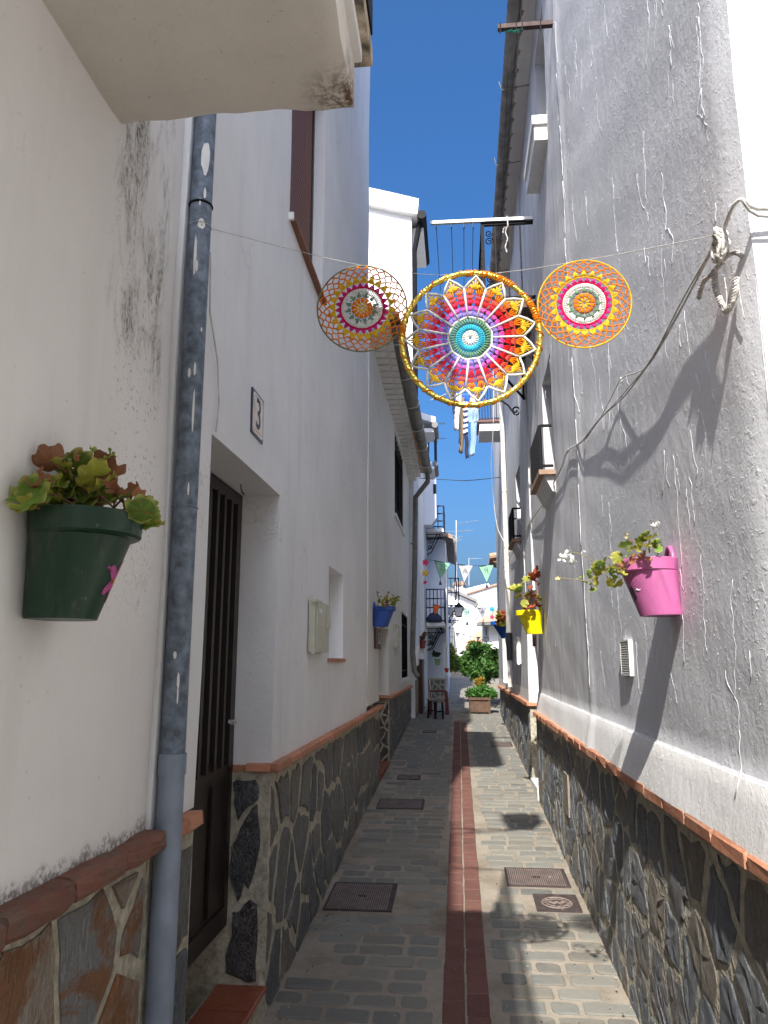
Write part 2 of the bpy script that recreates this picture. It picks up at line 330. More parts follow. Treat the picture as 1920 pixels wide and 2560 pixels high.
# ------------------------------------------------------------------ walls with openings (real reveals)
def wall(name, mat, parent, X, side, y0, y1, z0, z1, holes=(), disp=None, res=.25, th=.35, label=None, zx=()):
    """wall face at x=X looking to +x (side 1) or -x (side -1); holes = (ya, yb, za, zb, depth)"""
    def cuts(a, b, ex):
        c = {round(a, 4), round(b, 4)}
        for e in ex:
            if a < e < b: c.add(round(e, 4))
        c = sorted(c); out = []
        for p, q in zip(c, c[1:]):
            n = max(1, int(math.ceil((q-p)/res))); out += [p+(q-p)*i/n for i in range(n)]
        return out+[c[-1]]
    ys = cuts(y0, y1, [h for q in holes for h in q[:2]]); zs = cuts(z0, z1, [h for q in holes for h in q[2:4]]+list(zx))
    mb = MB(); dp = disp or (lambda y, z: 0.0)
    idx = {}
    for i, y in enumerate(ys):
        for j, z in enumerate(zs): idx[i, j] = len(mb.v); mb.v.append((X+dp(y, z)*side, y, z))
    for i in range(len(ys)-1):
        for j in range(len(zs)-1):
            cy = (ys[i]+ys[i+1])/2; cz = (zs[j]+zs[j+1])/2
            if any(a < cy < b and c < cz < d for a, b, c, d, _ in holes): continue
            mb.f.append((idx[i, j], idx[i+1, j], idx[i+1, j+1], idx[i, j+1])); mb.m.append(0)
    for a, b, c, d, dep in holes:
        ya = [y for y in ys if a-1e-6 <= y <= b+1e-6]; za = [z for z in zs if c-1e-6 <= z <= d+1e-6]
        back = X-side*dep
        for p, q in zip(ya, ya[1:]):
            for zz in ((c, d) if c > z0+.01 else (d,)): mb.quad((X+dp(p, zz)*side, p, zz), (X+dp(q, zz)*side, q, zz), (back, q, zz), (back, p, zz))
        for p, q in zip(za, za[1:]):
            for yy in (a, b): mb.quad((X+dp(yy, p)*side, yy, p), (X+dp(yy, q)*side, yy, q), (back, yy, q), (back, yy, p))
    bx = X-side*th
    mb.quad((bx, y0, z0), (bx, y1, z0), (bx, y1, z1), (bx, y0, z1))
    for yy in (y0, y1):
        for p, q in zip(zs, zs[1:]): mb.quad((X+dp(yy, p)*side, yy, p), (bx, yy, p), (bx, yy, q), (X+dp(yy, q)*side, yy, q))
    for p, q in zip(ys, ys[1:]): mb.quad((X+dp(p, z1)*side, p, z1), (X+dp(q, z1)*side, q, z1), (bx, q, z1), (bx, p, z1))
    o0 = wloc(parent); me = bpy.data.meshes.new(name)
    me.from_pydata([(v[0]-o0.x, v[1]-o0.y, v[2]-o0.z) for v in mb.v], [], mb.f); me.materials.append(mat)
    n = (len(ys)-1)*(len(zs)-1)
    me.update()
    for i, p in enumerate(me.polygons): p.use_smooth = (abs(p.normal.x) > .9)
    o = bpy.data.objects.new(name, me); COL.objects.link(o); o.parent = parent
    if label: o['label'] = label
    return o
# ------------------------------------------------------------------ random rubble stones (Voronoi cells, each a piece)
def clip(poly, n, d):
    out = []
    for i in range(len(poly)):
        p = poly[i]; q = poly[(i+1) % len(poly)]; a = p[0]*n[0]+p[1]*n[1]-d; b = q[0]*n[0]+q[1]*n[1]-d
        if a <= 0: out.append(p)
        if (a < 0 < b) or (b < 0 < a):
            t = a/(a-b); out.append((p[0]+(q[0]-p[0])*t, p[1]+(q[1]-p[1])*t))
    return out
def stones(parent, name, u0, u1, v0f, v1, su, sv, gap, mp, mat, h=.012, rng=None, limit=290, rough=.015):
    """cells fill u0..u1 x v0f(u)..v1; mp(u,v,h)->xyz"""
    rng = rng or random.Random(3); seeds = []
    nu = max(1, int(round((u1-u0)/su))); vmin = min(v0f(u0), v0f(u1)); nv = max(1, int(round((v1-vmin)/sv)))
    for i in range(-1, nu+1):
        for j in range(-1, nv+1):
            seeds.append((u0+(i+.5+rng.uniform(-.42, .42)+(.5 if j % 2 else 0))*(u1-u0)/nu, vmin+(j+.5+rng.uniform(-.4, .4))*(v1-vmin)/nv))
    sl = (v0f(u1)-v0f(u0))/(u1-u0); c0 = v0f(u0)-sl*u0; cnt = 0; rest = MB()
    for a in seeds:
        poly = [(a[0]-3*su, a[1]-3*sv), (a[0]+3*su, a[1]-3*sv), (a[0]+3*su, a[1]+3*sv), (a[0]-3*su, a[1]+3*sv)]
        for b in seeds:
            if b is a: continue
            dx = b[0]-a[0]; dy = b[1]-a[1]; L = math.hypot(dx, dy)
            if L > 3.5*max(su, sv): continue
            n = (dx/L, dy/L); m = ((a[0]+b[0])/2*n[0]+(a[1]+b[1])/2*n[1])-gap/2*rng.uniform(.5, 1.5); poly = clip(poly, n, m)
            if len(poly) < 3: break
        if len(poly) < 3: continue
        g = gap*.5
        for n, d in (((-1, 0), -(u0+g*.6)), ((1, 0), u1-g*.6), ((0, 1), v1-g), ((sl, -1), -c0-g*.4)): poly = clip(poly, n, d)
        if len(poly) < 3: continue
        ar = abs(sum(poly[i][0]*poly[(i+1) % len(poly)][1]-poly[(i+1) % len(poly)][0]*poly[i][1] for i in range(len(poly))))/2
        if ar < su*sv*.06: continue
        # roughened outline
        out = []
        for i in range(len(poly)):
            p = poly[i]; q = poly[(i+1) % len(poly)]; L = math.hypot(q[0]-p[0], q[1]-p[1]); k = max(1, min(4, int(L/(su*.22))))
            for t in range(k):
                f = t/k; r_ = rough if t else rough*.6
                out.append((p[0]+(q[0]-p[0])*f+rng.uniform(-r_, r_), p[1]+(q[1]-p[1])*f+rng.uniform(-r_, r_)))
        cx = sum(p[0] for p in out)/len(out); cy = sum(p[1] for p in out)/len(out); n = len(out); hh = h*.5*rng.uniform(.5, 1.5)
        tu = rng.uniform(-.05, .05); tv = rng.uniform(-.04, .04)
        mb = MB()
        ring0 = [mp(p[0], p[1], -.012) for p in out]
        ring1 = [mp(p[0], p[1], hh*.55) for p in out]
        ring2 = []
        for p in out:
            x = cx+(p[0]-cx)*.93; y = cy+(p[1]-cy)*.93; ring2.append(mp(x+rng.uniform(-.004, .004), y+rng.uniform(-.004, .004), hh+(x-cx)*tu*.5+(y-cy)*tv*.5+rng.uniform(-.12, .12)*h))
        ring3 = []
        for p in out:
            f = rng.uniform(.42, .62); ring3.append(mp(cx+(p[0]-cx)*f, cy+(p[1]-cy)*f, hh+rng.uniform(-.35, .45)*max(h, .010)))
        vs = ring0+ring1+ring2+ring3+[mp(cx, cy, hh*rng.uniform(.8, 1.3))]
        fs = []
        for i in range(n):
            j = (i+1) % n; fs += [(i, j, n+j, n+i), (n+i, n+j, 2*n+j, 2*n+i), (2*n+i, 2*n+j, 3*n+j), (2*n+i, 3*n+j, 3*n+i), (3*n+i, 3*n+j, 4*n)]
        cnt += 1
        if cnt <= limit: mb.add(vs, fs).build(name, mat, parent, smooth=False)
        else: rest.add(vs, fs)
    if rest.v: stuff(rest.build('small_stones', mat, parent))
# ================================================================== GROUND
g = MB()
for k in range(60):
    y0 = -10+k*1.6; y1 = y0+1.6
    g.quad((-9, y0, gz(y0)-.012), (9, y0, gz(y0)-.012), (9, y1, gz(y1)-.012), (-9, y1, gz(y1)-.012))
ground = struct(g.build('ground', MORTAR_W)); 
g = MB()
for k in range(40):
    y0 = -2.+k*.4; y1 = y0+.4
    g.quad((-1.3, y0, gz(y0)-.002), (1.2, y0, gz(y0)-.002), (1.2, y1, gz(y1)-.002), (-1.3, y1, gz(y1)-.002))
street = struct(g.build('street', MORTAR_W))
rotx = math.atan(SL)
COVERS = [(-.79, -.40, 4.58, 5.03), (.27, .655, 5.06, 5.40), (.41, .66, 4.66, 4.92), (-.74, -.33, 6.95, 7.30), (-.66, -.42, 8.2, 8.42), (.40, .68, 10.4, 10.75), (-.55, -.35, 11.6, 11.8)]
lens = [.125, .165, .195, .225]
def paver(L, W, rg):
    out = []; r = rg.uniform(.010, .024)
    for sx, sy, a0 in ((1, 1, 0), (-1, 1, 90), (-1, -1, 180), (1, -1, 270)):
        rr = r*rg.uniform(.5, 1.6)
        for k in range(3): a = math.radians(a0+45*k); out.append((sx*(L/2-rr)+rr*math.cos(a)+rg.uniform(-.002, .002), sy*(W/2-rr)+rr*math.sin(a)+rg.uniform(-.002, .002)))
        nx, ny = [(-1, 1), (-1, -1), (1, -1), (1, 1)][[(1, 1), (-1, 1), (-1, -1), (1, -1)].index((sx, sy))]
        for f in ((.33, .66) if sx == sy else ()): out.append((sx*(L/2-r)*(1-2*f), sy*W/2+rg.uniform(-.004, .004)))
    n = len(out); vs = [(x, y, -.02) for x, y in out]+[(x, y, .0125) for x, y in out]+[(x*(1-.009/L*2), y*(1-.007/W*2), .0152+rg.uniform(-.0008, .0008)) for x, y in out]+[(0, 0, .0158)]; fs = []
    for i in range(n): j = (i+1) % n; fs += [(i, j, n+j, n+i), (n+i, n+j, 2*n+j, 2*n+i), (2*n+i, 2*n+j, 3*n)]
    me = bpy.data.meshes.new('paving_brick'); me.from_pydata(vs, [], fs); me.materials.append(PAVER); return me
_rg = random.Random(31); PV = {L: [paver(L-.014, .098, _rg) for _ in range(6)] for L in lens}
rng = random.Random(11); cands = []
row = 0; y = 2.05
while y < 14.2:
    for xa, xb in ((-.83, -.108), (.122, .72)):
        x = xa+rng.uniform(.0, .09)
        while x < xb-.06:
            L = rng.choice([.165, .195, .195, .225, .125]); L = min([l for l in lens if l <= max(xb-x, .125)] or [.125], key=lambda l: abs(l-L))
            if x+L > xb+.03: break
            cx = x+L/2
            hit = any(a-.02 < cx+L*.42 and cx-L*.42 < b+.02 and c-.035 < y < d+.035 for a, b, c, d in COVERS)
            # mortar smeared over the bricks along the left wall foot
            buried = (xa < 0 and cx < -.64 and rng.random() < (.55 if y < 5 else .3)) or (xa > 0 and cx > .655 and rng.random() < .4)
            if not hit and not buried: cands.append((cx, y+rng.uniform(-.005, .005), L))
            x += L+rng.uniform(.0, .012)
    y += .127; row += 1
cands.sort(key=lambda c: c[1])
rest = MB()
for i, (cx, cy, L) in enumerate(cands):
    sink = rng.uniform(-.0125, -.0085) if cx > 0 else rng.uniform(-.014, -.0105)
    if i < 300: inst('paving_brick', rng.choice(PV[L]), (cx, cy, gz(cy)+sink), street, (rotx, rng.uniform(-.006, .006), rng.uniform(-.02, .02)))
    else:
        a = L/2-.012; z0 = gz(cy)+.0015+rng.uniform(0, .002)
        rest.add([(cx-a, cy-.048, z0-.0024), (cx+a, cy-.048, z0-.0024), (cx+a, cy+.048, z0+.0024), (cx-a, cy+.048, z0+.0024), (cx-a-.004, cy-.052, z0-.009), (cx+a+.004, cy-.052, z0-.009), (cx+a+.004, cy+.052, z0-.003), (cx-a-.004, cy+.052, z0-.003)],
                 [(0, 1, 2, 3), (4, 5, 1, 0), (5, 6, 2, 1), (6, 7, 3, 2), (7, 4, 0, 3)])
stuff(rest.build('far_paving_bricks', PAVER, street))
RT = [brickmesh('red_tile', .093, .179, .03, REDTILE, .004, .0012) for _ in range(5)]
for cxt, off in ((-.047, .0), (.055, .075)):
    y = 2.0+off
    while y < 12.9:
        inst('red_tile', rng.choice(RT), (cxt+rng.uniform(-.002, .002), y, gz(y)-.0105+rng.uniform(-.001, .001)), street, (rotx, 0, rng.uniform(-.008, .008))); y += .187
plain('plaza_stone', (.22, .20, .165), .85, var=.2, scale=3)
g = MB(); r2 = random.Random(5); y = 14.35
while y < 25:
    d = .22+.02*(y-14)
    x = -1.2+r2.uniform(0, .3)
    while x < 3.2:
        L = r2.uniform(.35, .7); zz = gz(y+d/2)+.003
        g.add([(x+.01, y+.012, zz-SL*d/2), (x+L-.02, y+.012, zz-SL*d/2), (x+L-.02, y+d-.012, zz+SL*d/2), (x+.01, y+d-.012, zz+SL*d/2), (x, y, zz-.02), (x+L-.01, y, zz-.02), (x+L-.01, y+d, zz-.006), (x, y+d, zz-.006)], [(0, 1, 2, 3), (4, 5, 1, 0), (5, 6, 2, 1), (6, 7, 3, 2), (7, 4, 0, 3)])
        x += L
    y += d
stuff(g.build('plaza_paving_slabs', MATS['plaza_stone'], ground))
# grit, dead leaves and crumbs of mortar lying on the paving
m = MB(); r3 = random.Random(44)
for k in range(260):
    x = r3.choice([-.78+abs(r3.gauss(0, .10)), .69-abs(r3.gauss(0, .08)), r3.uniform(-.75, .68)]); y = 2.9+r3.random()**1.3*6; q = r3.uniform(.0015, .0055); z = gz(y)+.006; a = r3.uniform(0, 6)
    m.cur = 0 if r3.random() < .6 else 1
    c_, s_ = math.cos(a)*q, math.sin(a)*q
    m.add([(x+c_*1.6, y+s_*1.6, z), (x-s_, y+c_, z), (x-c_*1.6, y-s_*1.6, z), (x+s_, y-c_, z), (x, y, z+q*.9)], [(0, 1, 4), (1, 2, 4), (2, 3, 4), (3, 0, 4)])
stuff(m.build('grit', [plain('dark_litter', (.05, .035, .025), .9), plain('pale_crumbs', (.35, .31, .26), .9)], street))
# cast iron covers
RUST = plain('rusty_cast_iron', (.055, .040, .036), .75, .1, var=.35, scale=25, bump=.004)
def cover(x0, x1, y0, y1, label, kind='rib'):
    cy = (y0+y1)/2; t = thing('drain_cover', label, 'drain cover', ((x0+x1)/2, cy, gz(cy)), 'iron covers set in the paving')
    def P(x, y, h): return (x, y, gz(y)+h)
    m = MB(); m.add([P(x0, y0, .003), P(x1, y0, .003), P(x1, y1, .003), P(x0, y1, .003), P(x0, y0, -.03), P(x1, y0, -.03), P(x1, y1, -.03), P(x0, y1, -.03)], [(0, 1, 2, 3), (4, 5, 1, 0), (5, 6, 2, 1), (6, 7, 3, 2), (7, 4, 0, 3)]); m.build('plate', RUST, t)
    m = MB(); w = .008
    for a, b, c, d in ((x0, x1, y0, y0+w), (x0, x1, y1-w, y1), (x0, x0+w, y0+w, y1-w), (x1-w, x1, y0+w, y1-w)):
        m.add([P(a, c, .0025), P(b, c, .0025), P(b, d, .0025), P(a, d, .0025), P(a, c, .008), P(b, c, .008), P(b, d, .008), P(a, d, .008)], [(4, 5, 6, 7), (0, 1, 5, 4), (1, 2, 6, 5), (2, 3, 7, 6), (3, 0, 4, 7)])
    m.build('frame', RUST, t)
    m = MB()
    if kind == 'rib':
        n = int((x1-x0-.03)/.0125)
        for i in range(n):
            x = x0+.015+i*.0125
            for c, d in (((y0+.014, y1-.014),) if abs(x-(x0+x1)/2) > .028 else ((y0+.014, cy-.014), (cy+.014, y1-.014))):
                m.add([P(x, c, .002), P(x+.006, c, .002), P(x+.006, d, .002), P(x, d, .002), P(x, c, .0065), P(x+.006, c, .0065), P(x+.006, d, .0065), P(x, d, .0065)], [(4, 5, 6, 7), (0, 1, 5, 4), (1, 2, 6, 5), (2, 3, 7, 6), (3, 0, 4, 7)])
        stuff(m.build('ribs', plain('pale_iron_ribs', (.20, .155, .135), .7, .1, var=.3, scale=14), t))  # ribs coloured paler than the plate so the pattern shows
        m = MB(); m.box((x0+x1)/2-.018, (x0+x1)/2-.003, cy-.008, cy+.008, gz(cy)+.002, gz(cy)+.0075); m.box((x0+x1)/2+.005, (x0+x1)/2+.020, cy-.008, cy+.008, gz(cy)+.002, gz(cy)+.0075); m.build('lift_slot', IRON, t)
    else:
        c = ((x0+x1)/2, cy, gz(cy)+.004)
        m.ring(c, .085, .004, (1, 0, 0), (0, 1, SL), 28, 4); m.ring(c, .058, .003, (1, 0, 0), (0, 1, SL), 24, 4)
        for k in range(14):
            a = k*math.pi/7; m.tube([(c[0]+.06*math.cos(a), cy+.06*math.sin(a), c[2]), (c[0]+.083*math.cos(a+.2), cy+.083*math.sin(a+.2), c[2]+.002)], .003, 4)
        for k in range(5): m.ring((c[0]-.035+.0175*k, cy+.012*(-1)**k, c[2]), .012, .0028, (1, 0, 0), (0, 1, 0), 10, 4)
        m.build('relief', plain('pale_iron_ribs', (.20, .155, .135), .7, .1, var=.3, scale=14), t)
    return t
cover(*COVERS[0], 'large dark ribbed iron cover by the left wall foot in the foreground')
cover(*COVERS[1], 'sunlit ribbed iron cover on the right side of the lane')
cover(*COVERS[2], 'small sunlit cover with round ornament beside the right wall', 'round')
cover(*COVERS[3], 'wide shaded iron cover beside the red step of the second doorway')
cover(*COVERS[4], 'small shaded cover left of the red strip, beyond the second doorway')
cover(*COVERS[5], 'narrow grating far up the lane at the right edge')
cover(*COVERS[6], 'farthest small cover on the left, near the stools')
# ================================================================== HOUSE A (near left)
XL = -.82
A = thing('house', 'near left house with stained cream wall and a balcony slab overhead', 'house', (XL, .5, 0), 'whitewashed houses along the lane')
def dA(y, z):
    e = -.016*max(0, (y-1.80)/.26)**2
    return e+.006*math.sin(3*y+1.3*z)+.004*math.sin(5.1*z-y)
wall('wall', W_A, A, XL, 1, -6, 2.06, 1.14, 6.2, disp=dA, res=.09)
pA = MB().box(XL-.35, XL-.004, -6, 2.06, -.4, 1.13).build('stone_plinth', MORTAR, A)
stones(pA, 'stone', .35, 2.05, lambda u: gz(u)-.05, 1.10, .23, .27, .032, lambda u, v, h: (XL+h-.002, u, v), SAND, .012, random.Random(21), rough=.012)
def oldbrick():
    bm = bmesh.new(); bmesh.ops.create_cube(bm, size=1); bmesh.ops.subdivide_edges(bm, edges=list(bm.edges), cuts=3, use_grid_fill=True)
    for v in bm.verts:
        f = [abs(v.co.x) > .49, abs(v.co.y) > .49, abs(v.co.z) > .49]; k = sum(f); sc_ = 1 if k < 2 else (.90 if k == 2 else .82)
        v.co = Vector((v.co.x*.077*(sc_ if f[0] else 1), v.co.y*.24*(1-(1-sc_)*.35 if f[1] else 1), v.co.z*.054*(sc_ if f[2] else 1)))+Vector([random.uniform(-.0035, .0035) for _ in range(3)])
    me = bpy.data.meshes.new('coping_brick'); bm.to_mesh(me); bm.free(); me.materials.append(COPE_OLD); return me
CO = [oldbrick() for _ in range(4)]
copA = MB().box(XL-.05, XL+.012, -6, 2.05, 1.121, 1.152).build('coping', COPE_OLD, A)
y = 2.06-.12
while y > -.6: inst('brick', random.choice(CO), (XL+.012, y, 1.145+random.uniform(-.003, .003)), copA, (random.uniform(-.01, .01), 0, random.uniform(-.02, .02))); y -= .241
# balcony slab above
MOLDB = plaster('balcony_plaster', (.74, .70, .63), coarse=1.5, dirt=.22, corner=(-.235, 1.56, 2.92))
bmq = bmesh.new(); bmesh.ops.create_grid(bmq, x_segments=26, y_segments=60, size=.5); rq = random.Random(8); b = MB(); nx, ny = 26, 60
for kz, zq in ((0, 2.91), (1, 3.05)):
    for j in range(ny+1):
        for i in range(nx+1):
            u = i/nx; v = j/ny; ex = .004*math.sin(9*v+2)+.003*math.sin(31*v)+rq.uniform(-.0015, .0015); ey = .004*math.sin(8*u)+.003*math.sin(23*u+1)+rq.uniform(-.0015, .0015)
            ed = max(0, 1-min(1-u, 1-v)/.03); x = XL-.05+(XL*0+(-.222-(XL-.05)))*u+ex*(u > .9); y = -1.6+3.2*v+ey*(v > .9); b.v.append((x, y, zq+(.010*ed**2 if kz == 0 else 0)+(.0025*math.sin(6*u+5*v) if kz == 0 else 0)))
q_ = (nx+1)*(ny+1)
for kz in (0, 1):
    for j in range(ny):
        for i in range(nx): p_ = kz*q_+j*(nx+1)+i; b.f.append((p_, p_+1, p_+nx+2, p_+nx+1)); b.m.append(0)
for j in range(ny):
    p_ = j*(nx+1)+nx; b.f.append((p_, p_+nx+1, q_+p_+nx+1, q_+p_)); b.m.append(0)
for i in range(nx):
    p_ = ny*(nx+1)+i; b.f.append((p_, p_+1, q_+p_+1, q_+p_)); b.m.append(0)
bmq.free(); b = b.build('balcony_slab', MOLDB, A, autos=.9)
b2 = MB().box(XL-.05, -.190, -1.66, 1.665, 3.085, 3.135); b2.build('balcony_lip', plain('mossy_edge', (.40, .34, .26), .9, var=.7, scale=22, bump=.02), b)
MB().box(XL-.05, -.21, -1.6, 1.61, 3.05, 3.085).build('balcony_band', W_B, b)
m = MB(); m.tube([(-.20, -1.6, 3.95), (-.20, 1.62, 3.95), (XL, 1.62, 3.95)], .012)
for k in range(28): m.tube([(-.20, -1.55+k*.117, 3.13), (-.20, -1.55+k*.117, 3.95)], .006, 5)
m.box(-.215, -.185, -1.6, 1.62, 3.135, 3.35)
m.build('balcony_railing', IRON, A)
# zinc downpipe at the corner
P = thing('downpipe', 'blue-grey zinc downpipe with paint splashes at the left corner', 'downpipe', (-.785, 2.19, .0))
pc = [(-.783, 2.10, z) for z in (1.31, 2.0, 2.9, 3.8, 4.6)]
MB().tube(pc, .034, 18).build('upper_pipe', GALV, P, autos=.8)
MB().tube([(-.783, 2.10, 0), (-.783, 2.10, .7), (-.783, 2.10, 1.3)], .035, 18).build('lower_pipe', GALV_L, P, autos=.8)
MB().tube([(-.783, 2.10, 1.30), (-.783, 2.10, 1.355)], .038, 18).build('collar', GALV_L, P, autos=.8)
MB().ring((-.783, 2.10, 3.01), .0345, .004, (1, 0, 0), (0, 1, 0), 20, 6).build('clamp', IRON, P)
MB().ring((-.783, 2.10, 2.04), .0345, .0025, (1, 0, 0), (0, 1, 0), 20, 6).build('joint', GALV, P)
m = MB(); rr = random.Random(9)
for k in range(15):
    z = rr.uniform(1.45, 3.2); a = rr.choice([rr.uniform(-1.5, -1.0), rr.uniform(-1.5, -.1)]) ; w = rr.uniform(.0015, .004); hgt = rr.uniform(.01, .05) if rr.random() < .7 else .12
    if k == 0: z, a, w, hgt = 3.16, -1.0, .012, .10
    if k == 1: z, a, w, hgt = 2.93, -1.1, .010, .03
    R = .0352; n = 7; pts = []
    for i in range(n*2):
        t = 2*math.pi*i/(n*2); aa = a+math.cos(t)*w/R*(1+.3*rr.random()); zz = z+math.sin(t)*hgt/2*(1+.3*rr.random())
        pts.append((-.783+R*math.cos(aa), 2.10+R*math.sin(aa), zz))
    m.add(pts, [tuple(range(len(pts)))])
stuff(m.build('paint_splashes', CREAM, P))
# ================================================================== HOUSE B (number 3)
B = thing('house', 'tall white house number three with deep brown door recess', 'house', (XL, 4.5, 0), 'whitewashed houses along the lane')
def dB(y, z): return .005*math.sin(2.1*y+.7*z)+.004*math.sin(3.3*z-1.7*y)+.02*max(0, min(1, (1.5-z)/.3))*0
DOOR = (2.41, 3.39, 1.16, 2.36, .17)
NICHE = (4.85, 5.44, 1.625, 2.215, .10)
BW = (3.46, 4.42, 3.84, 5.3, .10)
BE = 6.90
wall('wall', W_B, B, XL, 1, 2.066, BE, 1.16, 7.1, holes=[DOOR, NICHE, BW], disp=dB, res=.2)
wall('upper_wall', W_B, B, XL, 1, 4.9, BE, 7.1, 8.6, disp=dB, res=.4)
MB().box(XL-3.0, XL-.35, BE-.3, BE-.002, 0, 8.6).build('end_wall', W_B, B)
m = MB().box(XL-.4, -.42, 2.13, 4.9, 7.13, 7.19); m.build('eave_slab', W_B, B)
m = MB()
for k in range(14): m.lathe((0, 0, 0), [(0, 0)], 3, False) if False else m.tube([(-1.2, 2.25+k*.2, 7.32), (-.38, 2.25+k*.2, 7.22)], .07, 8)
m.build('eave_tiles', ROOFT, B)
# dark brown door in the recess
XD = XL-.17
D = MB(); D.box(XD-.03, XD, 2.41, 2.46, .52, 2.355); D.box(XD-.03, XD, 3.34, 3.388, .52, 2.355); D.box(XD-.03, XD, 2.46, 3.34, 2.30, 2.355); D.box(XD-.03, XD, 2.46, 3.34, .52, .60); D.box(XD-.028, XD-.006, 2.46, 3.34, 1.13, 1.2)
door = D.build('door', DOORBR, B)
MB().box(XD-.026, XD-.02, 2.46, 3.34, 1.20, 2.30).build('door_glass', GLASSO, door)
MB().box(XD-.024, XD-.012, 2.46, 3.34, .60, 1.13).build('door_panel', DOORBR, door)
for k in range(9):
    y = 2.50+k*.098; MB().box(XD-.010, XD+.012, y, y+.022, 1.17, 2.30).build('door_slat', DOORBR, door)
for yy in (2.66, 3.12): MB().box(XD-.008, XD+.004, yy-.01, yy+.01, .62, 1.11).build('panel_moulding', DOORBR, door)
MB().tube([(XD+.01, 3.27, 1.35), (XD+.04, 3.27, 1.35), (XD+.04, 3.22, 1.35)], .009, 6).build('door_handle', IRON_W, door)
hk = MB().tube([(XL-.11, 3.15, 2.362), (XL-.11, 3.15, 2.34), (XL-.105, 3.165, 2.325), (XL-.095, 3.155, 2.315), (XL-.10, 3.135, 2.32)], .0025, 5); hk.build('hook', IRON, B)
# plinth B : two stretches and the jamb
pB = MB(); pB.box(XL-.35, XL-.004, 3.385, 8.05, -.2, 1.135); pB.box(XL-.35, XL-.004, 2.065, 2.42, -.2, 1.11); plB = pB.build('stone_plinth', MORTAR, B)
stones(plB, 'stone', 3.40, 8.04, lambda u: gz(u), 1.105, .235, .27, .048, lambda u, v, h: (XL+h-.002, u, v), SLATE_L, .010, random.Random(5), rough=.019)
stones(plB, 'stone', 2.08, 2.41, lambda u: gz(u), 1.07, .2, .3, .03, lambda u, v, h: (XL+h-.002, u, v), SLATE_L, .010, random.Random(8), rough=.01)
# jamb stones (faces the viewer at y = 3.385)
def jmap(u, v, h): return (u, 3.385-h*.8, v)
jamb = [[(-.985, 1.085), (-.97, 1.10), (-.93, 1.095), (-.885, 1.10), (-.868, 1.06), (-.87, 1.02), (-.92, .985), (-.955, .93), (-.975, 1.0)],
        [(-.872, 1.0), (-.86, .90), (-.858, .82), (-.875, .74), (-.90, .66), (-.93, .72), (-.975, .835), (-.945, .90), (-.91, .96)],
        [(-.98, .83), (-.985, .76), (-.975, .68), (-.945, .61), (-.93, .64), (-.92, .70), (-.945, .76)],
        [(-.935, .575), (-.895, .62), (-.862, .60), (-.855, .45), (-.857, .31), (-.90, .305), (-.95, .325), (-.985, .335), (-.99, .40), (-.965, .48), (-.965, .57)]]
for k, pl in enumerate(jamb):
    rj = random.Random(k); cx = sum(p[0] for p in pl)/len(pl); cy = sum(p[1] for p in pl)/len(pl); n = 0; out = []
    for i in range(len(pl)):
        p = pl[i]; q = pl[(i+1) % len(pl)]
        out.append(p); out.append(((p[0]+q[0])/2+rj.uniform(-.006, .006), (p[1]+q[1])/2+rj.uniform(-.006, .006)))
    n = len(out)
    vs = [jmap(p[0], p[1], -.01) for p in out]+[jmap(p[0], p[1], .008) for p in out]+[jmap(cx+(p[0]-cx)*.9, cy+(p[1]-cy)*.9, .016+rj.uniform(-.003, .003)) for p in out]+[jmap(cx, cy, .017)]
    fs = []
    for i in range(n): j = (i+1) % n; fs += [(i, j, n+j, n+i), (n+i, n+j, 2*n+j, 2*n+i), (2*n+i, 2*n+j, 3*n)]
    MB().add(vs, fs).build('stone', SLATE_D, plB)
copB = MB(); copB.box(XL-.05, XL+.010, 3.375, 8.05, 1.137, 1.160); copB.box(XL-.05, XL+.010, 2.065, 2.435, 1.112, 1.135); copB.box(XL-.165, XL-.05, 3.372, 3.40, 1.137, 1.160); coB = copB.build('coping', COPE, B)
CB = [brickmesh('coping_brick', .07, .243, .036, COPE, .006, .003) for _ in range(4)]
y = 3.37+.125
while y < 8.0: inst('brick', random.choice(CB), (XL+.006, y, 1.151), coB, (0, 0, random.uniform(-.01, .01))); y += .249
for yy in (2.315, 2.19): inst('brick', CB[0], (XL+.006, yy, 1.137), coB, (random.uniform(-.01, .01), 0, 0), (1, .5, 1.1))
CJ = brickmesh('coping_brick', .115, .05, .036, COPE, .006, .003)
for xx in (XL-.055,): inst('brick', CJ, (xx, 3.385, 1.151), coB)
# step
t = MB(); t.box(XL-.22, XL+.02, 2.42, 3.40, .0, .29)
stp = thing('doorstep', 'glazed red tiled step in the doorway of house number three', 'step', (XL-.08, 2.9, .29))
MB().box(XL-.22, XL-.003, 2.42, 3.383, -.1, .275).build('step_riser', MORTAR, stp)
for i in range(4):
    y0 = 2.425+i*.24; MB().box(XL-.20, XL-.006, y0+.003, min(y0+.237, 3.382), .2755, .292).build('step_tile', STEPTILE, stp)
MB().tube([(XL+.0, 2.43, .283), (XL+.0, 3.38, .283)], .011, 8).build('nosing', STEPTILE, stp)
# upper window with brown roller shutter
wB = MB().box(XL-.10, XL-.07, 3.462, 3.50, 3.86, 5.298).box(XL-.10, XL-.07, 4.38, 4.418, 3.86, 5.298).build('window_frame', DOORBR, B)
for k in range(36):
    z = 3.862+k*.0398; MB().box(XL-.095, XL-.079, 3.50, 4.38, z+.002, z+.038).build('shutter_slat', SHUTTER, wB)
m = MB().box(XL-.07, XL+.028, 3.45, 4.43, 3.825, 3.842); m.build('window_sill', terracotta('brown_sill', (.28, .12, .08), .2), B)
MB().box(XL-.06, XL+.026, 3.44, 3.456, 3.81, 3.85).build('sill_end', CREAM, B)
